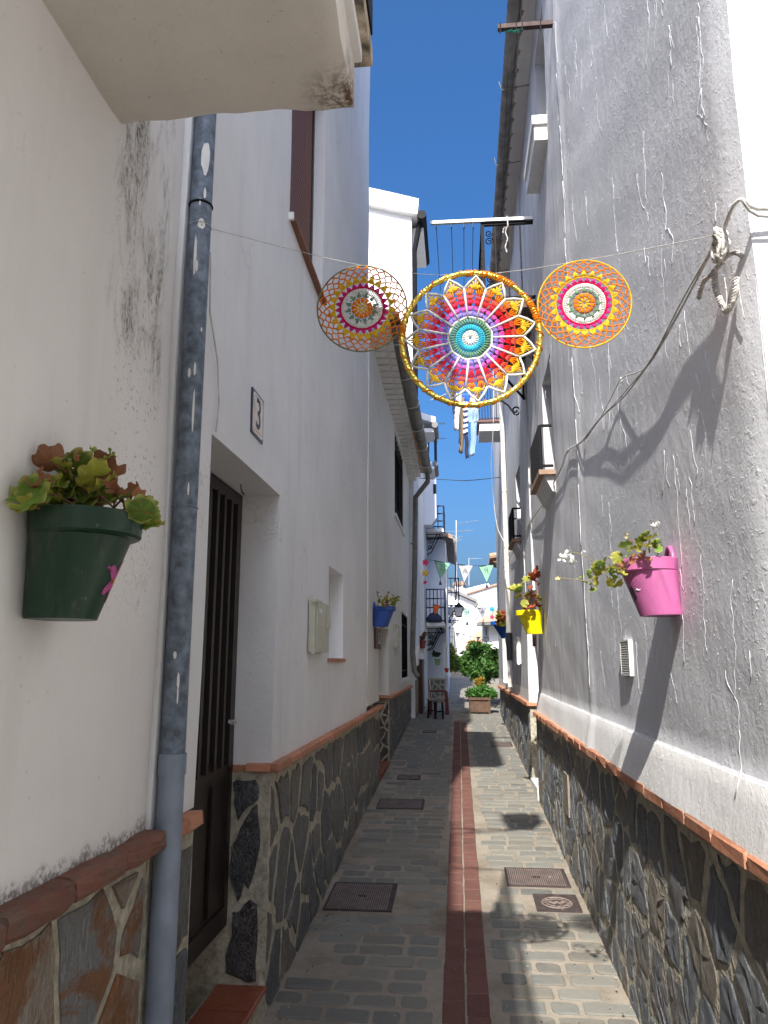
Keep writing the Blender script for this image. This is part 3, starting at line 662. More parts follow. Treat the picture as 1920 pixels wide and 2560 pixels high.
# niche sill
m = MB().box(XL-.10, XL+.018, 4.83, 5.46, 1.600, 1.624).build('niche_sill', COPE, B)
MB().box(XL-.115, XL-.101, 4.85, 5.44, 1.62, 2.215).build('niche_back', W_B, B)
# plaster ridge where the two house fronts meet
rdg = random.Random(3)
MB().tube([(XL+.004, BE+rdg.uniform(-.012, .012), 1.3+i*.3) for i in range(13)], .006, 5).build('plaster_ridge', W_B, B, smooth=True)
# number tile
tl = ony(552, 898, 2.95); NT = thing('house_number', 'enamel house number tile reading 3 beside the door recess', 'house number', (XL, 2.95, 2.60))
MB().box(XL, XL+.010, 2.862, 3.042, 2.505, 2.695).build('tile', plain('blue_tile_edge', (.03, .04, .09), .3), NT)
MB().prism([(XL+.0102, 2.872+.012, 2.515), (XL+.0102, 3.032-.012, 2.515), (XL+.0102, 3.032, 2.527), (XL+.0102, 3.032, 2.673), (XL+.0102, 3.032-.012, 2.685), (XL+.0102, 2.872+.012, 2.685), (XL+.0102, 2.872, 2.673), (XL+.0102, 2.872, 2.527)], (.0012, 0, 0)).build('face', plain('cream_tile', (.82, .74, .64), .3), NT)
m = MB()
for (a, b_, c, d) in ((2.884, 3.020, 2.529, 2.531), (2.884, 3.020, 2.669, 2.671), (2.884, 2.886, 2.531, 2.669), (3.018, 3.020, 2.531, 2.669)): m.box(XL+.0114, XL+.0122, a, b_, c, d)
m.build('border', plain('ochre_line', (.45, .28, .12), .4), NT)
def textmesh(txt, size, name, mat, parent, origin, ux, uy, extrude=.001, bold=.0):
    cu = bpy.data.curves.new(name, 'FONT'); cu.body = txt; cu.size = size; cu.extrude = 0; cu.offset = bold; cu.align_x = 'CENTER'; cu.align_y = 'CENTER'; cu.resolution_u = 3
    o = bpy.data.objects.new(name, cu); COL.objects.link(o); bpy.context.view_layer.update()
    dg = bpy.context.evaluated_depsgraph_get(); me = bpy.data.meshes.new_from_object(o.evaluated_get(dg)); bpy.data.objects.remove(o)
    ux = Vector(ux); uy = Vector(uy); o0 = wloc(parent); origin = Vector(origin)
    for v in me.vertices: v.co = origin+ux*v.co.x+uy*v.co.y-o0
    me.materials.clear(); me.materials.append(mat)
    ob = bpy.data.objects.new(name, me); COL.objects.link(ob); ob.parent = parent; return ob
INK = plain('dark_blue_ink', (.02, .02, .05), .4)
textmesh('3', .185, 'numeral', INK, NT, (XL+.0125, 2.952, 2.60), (0, 1, 0), (0, 0, 1), bold=.0015)
# meter box
def meterbox(y0, y1, z0, z1, X, side, label, parent=None, grp='meter boxes on the walls', mat=METER):
    t = thing('meter_box', label, 'meter box', (X, (y0+y1)/2, (z0+z1)/2), grp)
    def bx(a, b, ya, yb, za, zb, nm, mt=mat): MB().box(min(X+side*a, X+side*b), max(X+side*a, X+side*b), ya, yb, za, zb).build(nm, mt, t)
    L = y1-y0; H = z1-z0
    bx(0, .035, y0, y1, z0, z1, 'box'); bx(.035, .043, y0+L*.10, y1-L*.30, z0+H*.04, z1-H*.04, 'lid')
    bx(.036, .050, y1-L*.24, y1-L*.05, z0+H*.50, z1-H*.04, 'window'); bx(.0435, .047, y0+L*.18, y0+L*.36, z1-H*.24, z1-H*.15, 'latch', CREAM)
    for zz in (z0-.008, z1-.014): MB().tube([(X+side*.03, y0-.02, zz+.01), (X+side*.03, y0+L*.42, zz+.01)], .014, 10).build('hinge', mat, t)
    return t
meterbox(4.17, 4.62, 1.655, 1.94, XL, 1, 'beige meter box between the brown door and the narrow niche')
# ================================================================== HOUSE C
Cc = thing('house', 'low white house with long grey gutter and barred windows, after number three', 'house', (XL, 10, 0), 'whitewashed houses along the lane')
CE = 13.3
CD = (8.05, 9.15, 1.21, 1.98, .22)
W2 = (9.95, 11.55, 3.55, 4.72, .10)
W3 = (11.0, 12.5, 1.36, 2.32, .10)
wall('wall', W_C, Cc, XL, 1, BE+.002, CE, 1.21, 5.0, holes=[CD, W2, W3], disp=lambda y, z: .012*math.sin(1.3*y), res=.25)
MB().box(XL-.5, XL-.22, 8.05, 9.15, .3, 2.0).build('door', WOOD, Cc)
pC = MB(); pC.box(XL-.34, XL-.004, 9.15, CE, .2, 1.185); plC = pC.build('stone_plinth', MORTAR, Cc)
stones(plC, 'stone', 9.17, CE-.02, lambda u: gz(u), 1.16, .3, .25, .035, lambda u, v, h: (XL+h-.002, u, v), SLATE_L, .010, random.Random(15))
stones(plC, 'stone', XL-.20, XL-.01, lambda u: gz(9.15), 1.16, .12, .2, .02, lambda u, v, h: (u, 9.15-h, v), SLATE_D, .008, random.Random(16), rough=.006)
cc = MB(); cc.box(XL-.22, XL+.008, 9.13, CE, 1.187, 1.209); cC = cc.build('coping', COPE, Cc)
y = 9.13+.13
while y < CE-.1: inst('brick', random.choice(CB), (XL+.006, y, 1.199), cC); y += .252
inst('brick', CJ, (XL-.06, 9.12, 1.199), cC, (0, 0, 0), (1.6, 1, 1))
sC = thing('doorstep', 'small red tiled step at the second doorway on the left', 'step', (XL-.05, 8.6, .42))
MB().box(XL-.22, XL+.0, 8.06, 9.12, .2, .46).build('step_riser', STEPTILE, sC); MB().box(XL-.22, XL+.012, 8.06, 9.12, .4605, .478).build('step_tile', STEPTILE, sC)
def barred(y0, y1, z0, z1, parent, n=7, label=None):
    f = MB(); X = XL
    f.box(X-.09, X-.06, y0, y1, z0, z0+.03); f.box(X-.09, X-.06, y0, y1, z1-.03, z1); f.box(X-.09, X-.06, y0, y0+.03, z0+.03, z1-.03); f.box(X-.09, X-.06, y1-.03, y1, z0+.03, z1-.03)
    w = f.build('window', DOORBR, parent)
    MB().box(X-.08, X-.075, y0+.03, y1-.03, z0+.03, z1-.03).build('pane', GLASSD, w)
    gr = MB()
    for k in range(n): yy = y0+.06+(y1-y0-.12)*k/(n-1); gr.tube([(X-.012, yy, z0+.01), (X-.012, yy, z1-.01)], .009, 5)
    for q in (.12, .82): gr.bar((X-.012, y0+.005, z0+(z1-z0)*q), (X-.012, y1-.005, z0+(z1-z0)*q), .02, .012)
    for q in (.45, .55): gr.ring((X-.012, (y0+y1)/2, z0+(z1-z0)*q), .05, .005, (0, 1, 0), (0, 0, 1), 14, 4)
    gr.build('window_bars', IRON, w)
    MB().box(X-.06, X+.03, y0-.06, y1+.06, z0-.045, z0-.002).build('window_sill', CREAM, parent)
barred(*W2[:4], Cc); barred(*W3[:4], Cc)
# eave: stepped rows of plastered tiles, then gutter
GX = -.50
e = Cc
for k in range(34):
    y0 = BE+.0+k*.19
    if y0 > CE-.1: break
    MB().box(XL-.02, -.62, y0, y0+.165, 4.87-.0, 4.93).build('eave_tile', W_C, e)
    if k % 1 == 0: MB().box(XL-.02, -.70, y0+.01, y0+.15, 4.80, 4.868).build('eave_tile', W_C, e)
MB().prism([(XL-.3, BE, 4.935), (-.52, BE, 4.935), (-.52, BE, 4.965), (XL-1.6, BE, 5.5), (XL-1.6, BE, 5.4)], (0, CE-BE, 0)).build('roof', ROOFT, e)
def halfgutter(P0, P1, r, mat, nm, parent, n=10, seg=1):
    m = MB(); P0 = Vector(P0); P1 = Vector(P1); vs = []
    for p in (P0, P1):
        for rad in (r, r*.9):
            for j in range(n+1): a = math.pi+math.pi*j/n; vs.append(p+Vector((rad*math.cos(a), 0, rad*math.sin(a)*.95)))
    k = n+1; fs = []
    for j in range(n): fs += [(j, j+1, 2*k+j+1, 2*k+j), (k+j+1, k+j, 3*k+j, 3*k+j+1), (j+1, j, k+j, k+j+1), (2*k+j, 2*k+j+1, 3*k+j+1, 3*k+j)]
    fs += [(0, 2*k, 3*k, k), (n, k+n, 3*k+n, 2*k+n)]
    return m.add(vs, fs).build(nm, mat, parent, autos=.6)
GU = thing('gutter', 'long grey half-round gutter under the eave of the low left house', 'gutter', (GX, 10, 4.9))
GA = Vector((-.565, BE+.1, 4.93)); GB = Vector((-.475, 12.9, 4.87))
halfgutter(GA, GB, .075, GUTTER, 'trough', GU, 10)
for k in range(6):
    p = GA.lerp(GB, (k+.4)/6); MB().tube([p+Vector((-.25, 0, -.03)), p+Vector((-.03, 0, -.095)), p+Vector((.06, 0, -.075)), p+Vector((.085, 0, 0))], .005, 5).build('bracket', CREAM, GU)
for k in range(4):
    p = GA.lerp(GB, (k+.8)/4.2); m = MB(); m.tube([p+Vector((.079*math.cos(a), 0, .075*math.sin(a))) for a in [math.pi+math.pi*i/8 for i in range(9)]], .005, 5); m.build('joint_band', GUTTER, GU)
DP = thing('downpipe', 'grey downpipe with bent swan neck beside the barred window on the left', 'downpipe', (-.76, 12.9, 1.2))
MB().tube([(-.475, 12.8, 4.83), (-.475, 12.8, 4.66), (-.70, 12.95, 4.42), (-.72, 12.95, 3.2), (-.77, 12.95, 1.75), (-.74, 12.95, 1.45), (-.68, 12.92, 1.36)], .045, 12).build('pipe', GUTTER, DP, autos=.7)
for z in (3.6, 2.3): MB().ring((-.74, 12.95, z), .047, .007, (1, 0, 0), (0, 1, 0), 16, 5).build('clamp', GUTTER, DP)
meterbox(9.75, 10.35, 1.79, 2.07, XL, 1, 'small beige meter box beside the barred ground window')
# ================================================================== HOUSE D and slivers (left, far)
Dd = thing('house', 'tall white gabled house whose sunlit end wall rises above the low roof', 'house', (-1.5, 14, 0), 'whitewashed houses along the lane')
YD = CE+.02
tp0 = ony(780, 428, YD); tp1 = ony(893, 462, YD); e1 = ony(888, 500, YD); u0 = ony(780, 412, YD); u1 = ony(908, 437, YD); um = ony(850, 424, YD)
XDW = ony(890, 600, YD).x
m = MB(); m.prism([(XDW, YD, .2), (XDW, YD, tp1.z), (tp0.x-1.2, YD, tp0.z+.45), (tp0.x-1.2, YD, .2)], (0, 1.7, 0)); m.build('wall', W_FAR, Dd)
m = MB(); m.prism([(XDW+.12, YD-.12, u1.z-.32), (XDW+.15, YD-.12, u1.z), (um.x, YD-.12, um.z), (u0.x-1.2, YD-.12, u0.z+.40), (u0.x-1.2, YD-.12, u0.z+.05), (um.x, YD-.12, um.z-.36)], (0, 1.9, 0)); m.build('roof_verge', W_FAR, Dd)
MB().tube([(XDW+.2, YD-.1, u1.z-.32), (XDW+.2, YD+1.7, u1.z-.32)], .09, 10).build('eave_gutter', IRON, Dd)
MB().tube([(XDW+.16, YD+.1, u1.z-.35), (XDW+.04, YD+.1, u1.z-1.0), (XDW+.04, YD+.1, 4.9)], .05, 8).build('downpipe', IRON, Dd)
MB().box(XDW-.02, XDW+.22, YD+.2, YD+1.6, u1.z-.5, u1.z-.42).build('soffit', W_SOF, Dd)
# stained lower part of D with plank-like streaks, narrow door, meter
plD = MB().box(XDW-.3, XDW+.03, YD+.005, YD+1.68, .2, 1.30).build('stone_plinth', STAIN, Dd)
meterbox(13.55, 14.0, 1.55, 1.9, XDW, 1, 'white meter box on the stained wall beyond the swan neck pipe', mat=CREAM)
# house D2 with round tiled eave, dark, in front of house E
D2 = thing('house', 'narrow white house with tiled eaves behind the tall gabled one', 'house', (-.9, 15.3, 0), 'whitewashed houses along the lane')
Y2 = 15.05; p = ony(915, 893, Y2); q = ony(921, 1000, Y2)
MB().box(-2.2, -.66, Y2, 16.6, .4, 6.35).build('wall', W_FAR, D2)
MB().prism([(-2.2, Y2-.05, 7.0), (-.38, Y2-.05, 6.42), (-.38, Y2-.05, 6.55), (-2.2, Y2-.05, 7.2)], (0, 1.5, 0)).build('roof', W_FAR, D2)
for yy, zz in ((Y2, 6.38),): MB().tube([(-.40, yy-.06, zz), (-.40, yy+.8, zz)], .065, 10).build('eave_tile', plain('grey_tile', (.22, .21, .20), .8), D2)
MB().box(-.66, -.42, Y2+.02, Y2+.75, 6.25, 6.33).build('soffit', W_SOF, D2)
MB().tube([(-.41, 15.7, 6.3), (-.41, 15.7, 5.7)], .03, 8).build('pipe', IRON_B, D2)
MB().tube([(-.42, 15.6, 5.72), (-.42, 16.5, 5.7)], .06, 10).build('eave_tile', MATS['grey_tile'], D2)
MB().box(-.66, -.44, 15.6, 16.5, 5.6, 5.66).build('soffit', W_SOF, D2)
MB().prism([(-.66, 15.3, 4.35), (-.50, 15.3, 4.35), (-.40, 15.3, 4.5), (-.40, 15.3, 4.98), (-.40, 15.3, 5.32), (-.66, 15.3, 5.32)], (0, .4, 0)).build('bay', W_E, D2)
MB().box(-.46, -.395, 15.29, 15.305, 5.0, 5.2).build('vent', IRON, D2)
# house E : closes the left view, end wall coloured blue for its shade, stone plinth
Ee = thing('house', 'shade-tinted white house end with stone plinth at the top of the lane', 'house', (-.6, 17, 0), 'whitewashed houses along the lane')
YE = 16.7; xr = ony(966, 1400, YE).x; zt = ony(960, 1165, YE).z
MB().box(-2.5, xr, YE, 20.5, .5, zt).build('wall', W_E, Ee)
zp = ony(945, 1465, YE).z
plE = MB().box(-1.2, xr-.05, YE-.03, YE-.002, .5, zp).build('stone_plinth', MORTAR, Ee)
stones(plE, 'stone', -.62, xr-.07, lambda u: .84, zp-.02, .12, .13, .03, lambda u, v, h: (u, YE-.03-h, v), SLATE_L, .01, random.Random(31), rough=.006)
pe = MB().prism([(-2.5, YE-.15, zt+.95), (xr+.16, YE-.15, zt-.02), (xr+.16, YE-.15, zt+.07), (-2.5, YE-.15, zt+1.07)], (0, 4.0, 0)); pe.build('roof', ROOFT, Ee)
m = MB()
for k in range(12): m.tube([(xr+.22, YE+.0+k*.33, zt-.06), (xr-.1, YE+k*.33, zt+.10)], .07, 8)
m.build('eave_tiles', MATS['grey_tile'], Ee)
MB().tube([(xr-.005, YE-.05, zt-.1), (xr-.005, YE-.05, 1.0)], .02, 8).build('corner_pipe', CREAM, Ee)
MB().box(xr-.10, xr-.045, YE-.012, YE-.002, zp, zp+.75).build('panel', W_FAR, Ee)
# balconies with iron railings and scroll brackets
def scroll(mb, c, r, axu, axv, turns=1.4, th=.008, dirn=1):
    c = Vector(c); U = Vector(axu); V = Vector(axv); pts = []
    for i in range(15): t = i/14; a = dirn*t*turns*2*math.pi; pts.append(c+(U*math.cos(a)+V*math.sin(a))*(r*(1-.8*t)))
    mb.tube(pts, th, 4)
def ironbalcony(label, x0, x1, y0, y1, z0, h, nx=5, slabmat=None, mids=(.55,), mat=IRON_B, group='iron balconies over the lane', under=.12, brackets=True):
    t = thing('balcony', label, 'balcony', (x0, (y0+y1)/2, z0), group)
    MB().box(x0, x1, y0, y1, z0-.07, z0).build('floor', slabmat or W_SOF, t)
    m = MB()
    for zz in [z0+h]+[z0+h*q for q in mids]+[z0+.04]: m.bar((x0, y0, zz), (x1, y0, zz), .025); m.bar((x1, y0, zz), (x1, y1, zz), .025)
    for k in range(nx): xx = x0+(x1-x0)*k/(nx-1); m.tube([(xx, y0, z0), (xx, y0, z0+h)], .010 if k < nx-1 else .02, 5)
    ny = max(3, int((y1-y0)/.13))
    for k in range(1, ny): yy = y0+(y1-y0)*k/ny; m.tube([(x1, yy, z0), (x1, yy, z0+h)], .010, 5)
    m.build('railing', mat, t)
    if brackets:
        for yy in (y0+.08, y1-.08):
            m = MB(); m.tube([(x0, yy, z0-.55), (x0+.10, yy, z0-.50), (x0+(x1-x0)*.8, yy, z0-.10)], .012, 5)
            m.tube([(x0, yy, z0-.45), (x0+.10, yy, z0-.40), (x0+(x1-x0)*.6, yy, z0-.10)], .010, 5)
            scroll(m, (x0+(x1-x0)*.75, yy, z0-.16), .07, (1, 0, 0), (0, 0, 1)); scroll(m, (x0+.07, yy, z0-.25), .06, (1, 0, 0), (0, 0, 1), dirn=-1); scroll(m, (x0+.07, yy, z0-.40), .05, (1, 0, 0), (0, 0, 1))
            m.build('bracket', IRON, t)
        for q in (.12, .2): MB().bar((x0, y0+.03, z0-q), (x1-.02, y0+.03, z0-q), .015).build('stay', IRON, t)
    return t
yb = 16.0
a = ony(921, 1142, yb); b_ = ony(958, 1093, yb)
ironbalcony('upper dark blue balcony with square railing, left at lane end', a.x, b_.x, yb, 17.2, a.z, b_.z-a.z, 4, mids=(.66, .33))
a = ony(921, 1345, 15.6); b_ = ony(960, 1273, 15.6)
lowb = ironbalcony('lower black balcony with potted plants above the stools', a.x, b_.x, 15.6, 16.65, a.z, b_.z-a.z, 6, mids=(.72, .45))
a = ony(958, 1311, 20.7); b_ = ony(990, 1249, 20.7)
ironbalcony('distant slim balcony beyond the shade-tinted house corner', a.x-.1, b_.x, 20.7, 22.0, a.z, b_.z-a.z, 6, mids=(.5,), slabmat=W_FAR)
# dark bundle (laundry bag) on lower balcony
pp = ony(938, 1333, 15.7)
m = MB(); rb = random.Random(4); vs = []
m.lathe((pp.x, pp.y, pp.z-.12), [(.09, 0), (.15, .03), (.165, .08), (.13, .15), (.06, .2), (.01, .22)], 14)
for i, v in enumerate(m.v): m.v[i] = (v[0]+rb.uniform(-.012, .012), v[1]+rb.uniform(-.012, .012), v[2]+rb.uniform(-.012, .012))
tag(m.build('laundry_bundle', plain('navy_cloth', (.035, .04, .09), .9), smooth=True), 'navy cloth bundle lying on the lower left balcony', 'bundle')
# ================================================================== RIGHT HOUSE
XR = .70
R1 = thing('house', 'right house with drip-textured grey-white plaster lit by grazing sun', 'house', (XR, 4.5, 0), 'whitewashed houses along the lane')
def hsh(y, z):
    return .004*math.sin(2.3*y+.9*z)+.003*math.sin(4.1*z+1.1*y)+.0008*math.sin(11*y+3*z)+.001*math.sin(17*z-7*y)
def dR(y, z):
    fl = (.006+.024*min(1, (1.32-z)/.16)) if z < 1.325 else 0
    cor = -.02*max(0, (1.86-y)/.12)**2
    crease = .012*math.exp(-((y-4.25)/.06)**2)-.03*max(0, min(1, (y-4.3)/2.5))
    return hsh(y, z)+fl+cor+crease
R1E = 7.32
RW1 = (5.36, 6.05, 2.96, 3.84, .16); RW2 = (4.95, 5.55, 5.50, 6.45, .16)
wall('wall', W_R, R1, XR, -1, 1.74, R1E, 1.155, 7.25, holes=[RW1, RW2], disp=dR, res=.06, zx=(1.318, 1.330))
# sunlit white return wall at the near corner
rw = MB(); rw.box(XR+.02, 2.2, 1.745, 1.95, 1.155, 7.4); rw.build('return_wall', plaster('bright_white_plaster', (.83, .83, .82), coarse=.7, dirt=.04), R1)
# plaster drips
rd = random.Random(77); m = MB()
def drip(y, z, L, r, wob=.012):
    pts = []; rs = []; n = max(4, int(L/.022)); yy = y; zz = z; dirn = 0
    for i in range(n):
        pts.append((XR-dR(yy, zz)+r*.15, yy, zz)); rs.append(r*(.45+.7*rd.random())*(1.7 if i == n-1 else 1)); zz -= L/n*rd.uniform(.7, 1.3); yy += rd.uniform(-wob, wob)
        if rd.random() < .22: dirn = rd.choice([-1, 0, 0, 1])
        yy += dirn*rd.uniform(.006, .022)
    m.tube(pts, rs, 5)
    return yy, zz
for k in range(125):
    y = 1.82+2.45*rd.random()**1.15; z = rd.uniform(1.55, 5.6); e = drip(y, z, rd.uniform(.05, .42), rd.uniform(.0008, .0016)*(1.3 if y < 2.8 else 1.0))
    if rd.random() < .3: drip(y+rd.uniform(-.03, .03), z-.05, rd.uniform(.05, .15), .0012)
for k in range(60):
    y = rd.uniform(4.3, 7.2); z = rd.uniform(1.5, 5); drip(y, z, rd.uniform(.05, .2), .0011)
for k in range(12): z = 6.0-k*.38; drip(4.25, z, .38, .0024, .005)
for k in range(1500):
    y = 1.8+2.6*rd.random(); z = rd.uniform(1.4, 5.2); r = rd.uniform(.0010, .0034)
    x = XR-dR(y, z); m.add([(x, y-r, z), (x, y+r, z), (x, y, z-r*1.4), (x, y, z+r*1.4), (x-r*.8, y, z)], [(0, 4, 2), (2, 4, 1), (1, 4, 3), (3, 4, 0)])
stuff(m.build('plaster_drips', W_R, R1, smooth=True))
# plinth, stones
pr = MB(); pr.box(XR-.002, XR+.4, 1.76, 8.0-.68, -.2, 1.115); plR = pr.build('stone_plinth', MORTAR, R1)
stones(plR, 'stone', 1.78, 7.30, lambda u: gz(u), 1.095, .205, .255, .040, lambda u, v, h: (XR-.002-h, u, v), SLATE, .007, random.Random(42), rough=.019)
MB().box(XR+.001, 2.2, 1.752, 1.80, -.2, 1.15).build('near_end_plinth', W_B, R1)
cr_ = MB(); cr_.box(XR-.022, XR+.05, 1.74, 7.34, 1.117, 1.150); coR = cr_.build('coping', COPE, R1)
CR = [brickmesh('coping_brick', .072, .246, .046, COPE, .007, .0035) for _ in range(5)]
y = 1.86
while y < 7.3: inst('brick', random.choice(CR), (XR-.001, y, 1.137+random.uniform(-.002, .002)), coR, (random.uniform(-.008, .008), random.uniform(-.03, .03), random.uniform(-.012, .012))); y += .251
# iron access hatch in plinth
MB().box(XR-.016, XR-.003, 5.25, 5.45, .62, .88).build('hatch', plain('beige_hatch', (.24, .21, .17), .7), plR)
# doorway between the two right houses (recess y 7.32 - 8.05)
R2 = thing('house', 'far right house with tall narrow balcony windows and white downpipe', 'house', (XR, 11, 0), 'whitewashed houses along the lane')
MB().box(XR+.25, XR+.30, R1E, 8.06, .3, 2.25).build('door', WOOD, R2)
X2 = XR+.012
R2W = (8.35, 8.95, 2.92, 3.78, .16); R2U = (7.45, 8.1, 5.3, 6.75, .16); R2G = (11.4, 12.7, 1.28, 2.25, .08)
wall('wall', W_R, R2, X2, -1, 8.06, 13.9, 1.19, 6.35, holes=[R2W, R2G], disp=lambda y, z: hsh(y, z)*1.5, res=.25)
MB().box(X2-.001, X2+.35, R1E+.002, 8.058, 2.27, 7.25).build('wall_over_door', W_R, R2)
wall('upper_wall', W_R, R2, X2, -1, 8.06, 9.5, 6.35, 7.2, disp=None, res=.3)
p2 = MB(); p2.box(X2-.001, X2+.35, 8.06, 13.9, .2, 1.165); plR2 = p2.build('stone_plinth', MORTAR, R2)
stones(plR2, 'stone', 8.08, 13.8, lambda u: gz(u), 1.145, .27, .24, .03, lambda u, v, h: (X2-.001-h, u, v), SLATE, .012, random.Random(52), limit=150)
c2 = MB(); c2.box(X2-.018, X2+.3, 8.045, 13.9, 1.167, 1.188); coR2 = c2.build('coping', COPE, R2)
y = 8.17
while y < 13.8: inst('brick', random.choice(CR), (X2-.001, y, 1.178), coR2); y += .251
inst('brick', CJ, (X2+.06, 8.05, 1.178), coR2, (0, 0, 0), (1.5, 1, 1))
# low white kerb post in front of the doorway
MB().box(XR-.01, XR+.2, 7.36, 8.03, .3, .47).build('threshold', CREAM, R2)
# eave and gutter over the right houses
EX = .33; EZ = 5.75
def eave_line(px, py, X): return onx(px, py, X)
RG = thing('gutter', 'long rusty grey gutter under the right hand eave high above', 'gutter', (.4, 6, 6.6))
def EV(y): return 5.62 if False else 6.75-.055*(y-5.0)
XE = .53
halfgutter((XE, 4.2, 6.78), (XE, 9.4, 6.40), .052, plain('dark_gutter', (.22, .21, .19), .7, var=.5, scale=7), 'trough', RG)
for k in range(5):
    yy = 5.0+k*.95; zz = 6.78-.073*(yy-4.2); MB().tube([(X2, yy, zz-.05), (XE-.06, yy, zz-.085), (XE-.08, yy, zz)], .005, 5).build('bracket', GUTTER, RG)
sofm = MB().prism([(XE-.02, 4.2, 6.84), (XR+.05, 4.2, 6.84), (XR+.05, 9.4, 6.46), (XE-.02, 9.4, 6.46)], (0, 0, .05)); sofm.build('soffit', W_SOF, R2)
m = MB(); rt = random.Random(6); y = 4.2
while y < 9.4:
    zz = 6.78-.073*(y-4.2)+.09; m.tube([(XE+.02, y, zz), (XE+.5, y, zz+.15)], .055, 7); y += .19
m.build('roof_tiles', ROOFT, R2)
# peeling strip between gutter and soffit
MB().prism([(XE+.054, 4.2, 6.75), (XE+.066, 4.2, 6.75), (XE+.066, 9.4, 6.37), (XE+.054, 9.4, 6.37)], (0, 0, .05)).build('fascia', plain('peeling_fascia', (.30, .27, .23), .8, var=.9, scale=12), R2)
# windows with small balconies on right
def rwin(parent, hole, Xw, sill=True):
    y0, y1, z0, z1, d = hole
    w = MB(); xb = Xw+d
    w.box(xb, xb+.03, y0, y0+.04, z0, z1); w.box(xb, xb+.03, y1-.04, y1, z0, z1); w.box(xb, xb+.03, y0+.04, y1-.04, z1-.04, z1); w.box(xb, xb+.03, y0+.04, y1-.04, z0, z0+.04)
    o = w.build('window', WOOD, parent); MB().box(xb+.01, xb+.016, y0+.04, y1-.04, z0+.04, z1-.04).build('pane', GLASSD, o)
rwin(R1, RW1, XR); rwin(R1, RW2, XR); rwin(R2, R2W, X2); rwin(R2, R2G, X2)
def pbalc(label, y0, y1, z, h, Xw, xo, n=9):
    t = thing('window_balcony', label, 'balcony', (Xw, (y0+y1)/2, z), 'small railed window balconies on the right')
    MB().box(xo-.02, Xw+.03, y0-.02, y1+.02, z-.035, z).build('floor', terracotta('balcony_tile', (.30, .20, .14), .3), t)
    MB().prism([(xo+.02, y0+.02, z-.036), (Xw+.03, y0+.02, z-.036), (Xw+.03, y0+.02, z-.17), (Xw-.01, y0+.02, z-.15)], (0, y1-y0-.04, 0)).build('corbel', W_R, t)
    m = MB()
    for zz in (z+.03, z+h): m.bar((xo, y0, zz), (xo, y1, zz), .018, .018); m.bar((xo, y0, zz), (Xw, y0, zz), .018); m.bar((xo, y1, zz), (Xw, y1, zz), .018)
    for k in range(n): yy = y0+(y1-y0)*k/(n-1); m.tube([(xo, yy, z), (xo, yy, z+h)], .012, 5)
    m.build('railing', IRON, t)
pbalc('black railed window balcony nearest on the right wall', 5.37, 6.02, 2.95, .33, XR, XR-.085, 22)
pbalc('farther black railed window balcony behind the cable run', 8.36, 8.98, 2.93, .34, X2, X2-.085, 18)
sl = MB().box(XR-.10, XR+.02, 4.93, 5.62, 5.42, 5.49).box(XR-.085, XR+.02, 4.95, 5.60, 5.30, 5.42); sl.build('window_sill', CREAM, R1)
# projecting balcony with long rail (clothes line frame)
yb1 = 6.0; bl = ony(930, 482, yb1); br_ = onx(1145, 472, XR); yb1 = br_.y
bl = ony(930, 482, yb1); bm_ = ony(1042, 480, yb1); fz = ony(1060, 655, yb1)
HB = thing('balcony', 'dark iron balcony behind the hoops with long clothes line bar', 'balcony', (XR, yb1+.5, fz.z), 'iron balconies over the lane')
m = MB(); m.bar((bl.x, yb1, bl.z), (XR+.03, yb1, br_.z), .03, .028)
m.build('clothes_line_bar', IRON_W, HB)
m = MB(); m.bar((bm_.x, yb1+.02, bl.z-.03), (XR+.03, yb1+.02, bl.z-.03), .03, .03)
m.bar((bm_.x, yb1+.02, bl.z-.03), (bm_.x, yb1+1.3, bl.z-.03), .03); m.bar((bm_.x, yb1+.02, fz.z+.05), (bm_.x, yb1+1.3, fz.z+.05), .025); m.bar((bm_.x, yb1+.02, fz.z+.05), (XR+.03, yb1+.02, fz.z+.05), .025)
m.bar((bm_.x, yb1+.02, fz.z), (bm_.x, yb1+.02, bl.z), .028)
for k in range(1, 4): xx = bm_.x+(XR+.02-bm_.x)*k/4; m.bar((xx, yb1+.02, fz.z), (xx, yb1+.02, bl.z), .013)
for k in range(1, 9): yy = yb1+.02+k*.145; m.tube([(bm_.x, yy, fz.z), (bm_.x, yy, bl.z-.03)], .007, 5)
for q in (.2, .75): scroll(m, (bm_.x+.055, yb1+.02, fz.z+(bl.z-fz.z)*q), .04, (1, 0, 0), (0, 0, 1), th=.005); scroll(m, (bm_.x+.055, yb1+.02, fz.z+(bl.z-fz.z)*(q+.1)), .035, (1, 0, 0), (0, 0, 1), th=.005, dirn=-1)
m.build('railing', IRON, HB)
MB().box(bm_.x-.03, XR+.02, yb1-.02, yb1+1.35, fz.z-.06, fz.z-.001).build('floor', plain('brown_floor_edge', (.10, .06, .045), .7), HB)
for k in range(2):
    m = MB(); m.bar((XR, yb1+.1+k*1.0, fz.z-.5), (bm_.x+.08, yb1+.1+k*1.0, fz.z-.07), .02); m.bar((XR-.01, yb1+.1+k*1.0, fz.z-.06), (XR-.01, yb1+.1+k*1.0, fz.z-.5), .02); m.build('brace', IRON, HB)
m = MB()
for px in (942, 975, 1002, 1022):
    a = ony(px, 486, yb1); m.tube([(a.x, yb1+.01, a.z), (a.x+.01, yb1+1.2, a.z-.02)], .003, 4); m.tube([(a.x, yb1-.012, a.z+.02), (a.x, yb1-.014, a.z-.03), (a.x, yb1+.012, a.z-.03)], .006, 5)
m.build('clothes_line', CABLE_D, HB)
m = MB(); a = ony(1095, 474, yb1); rk = random.Random(2)
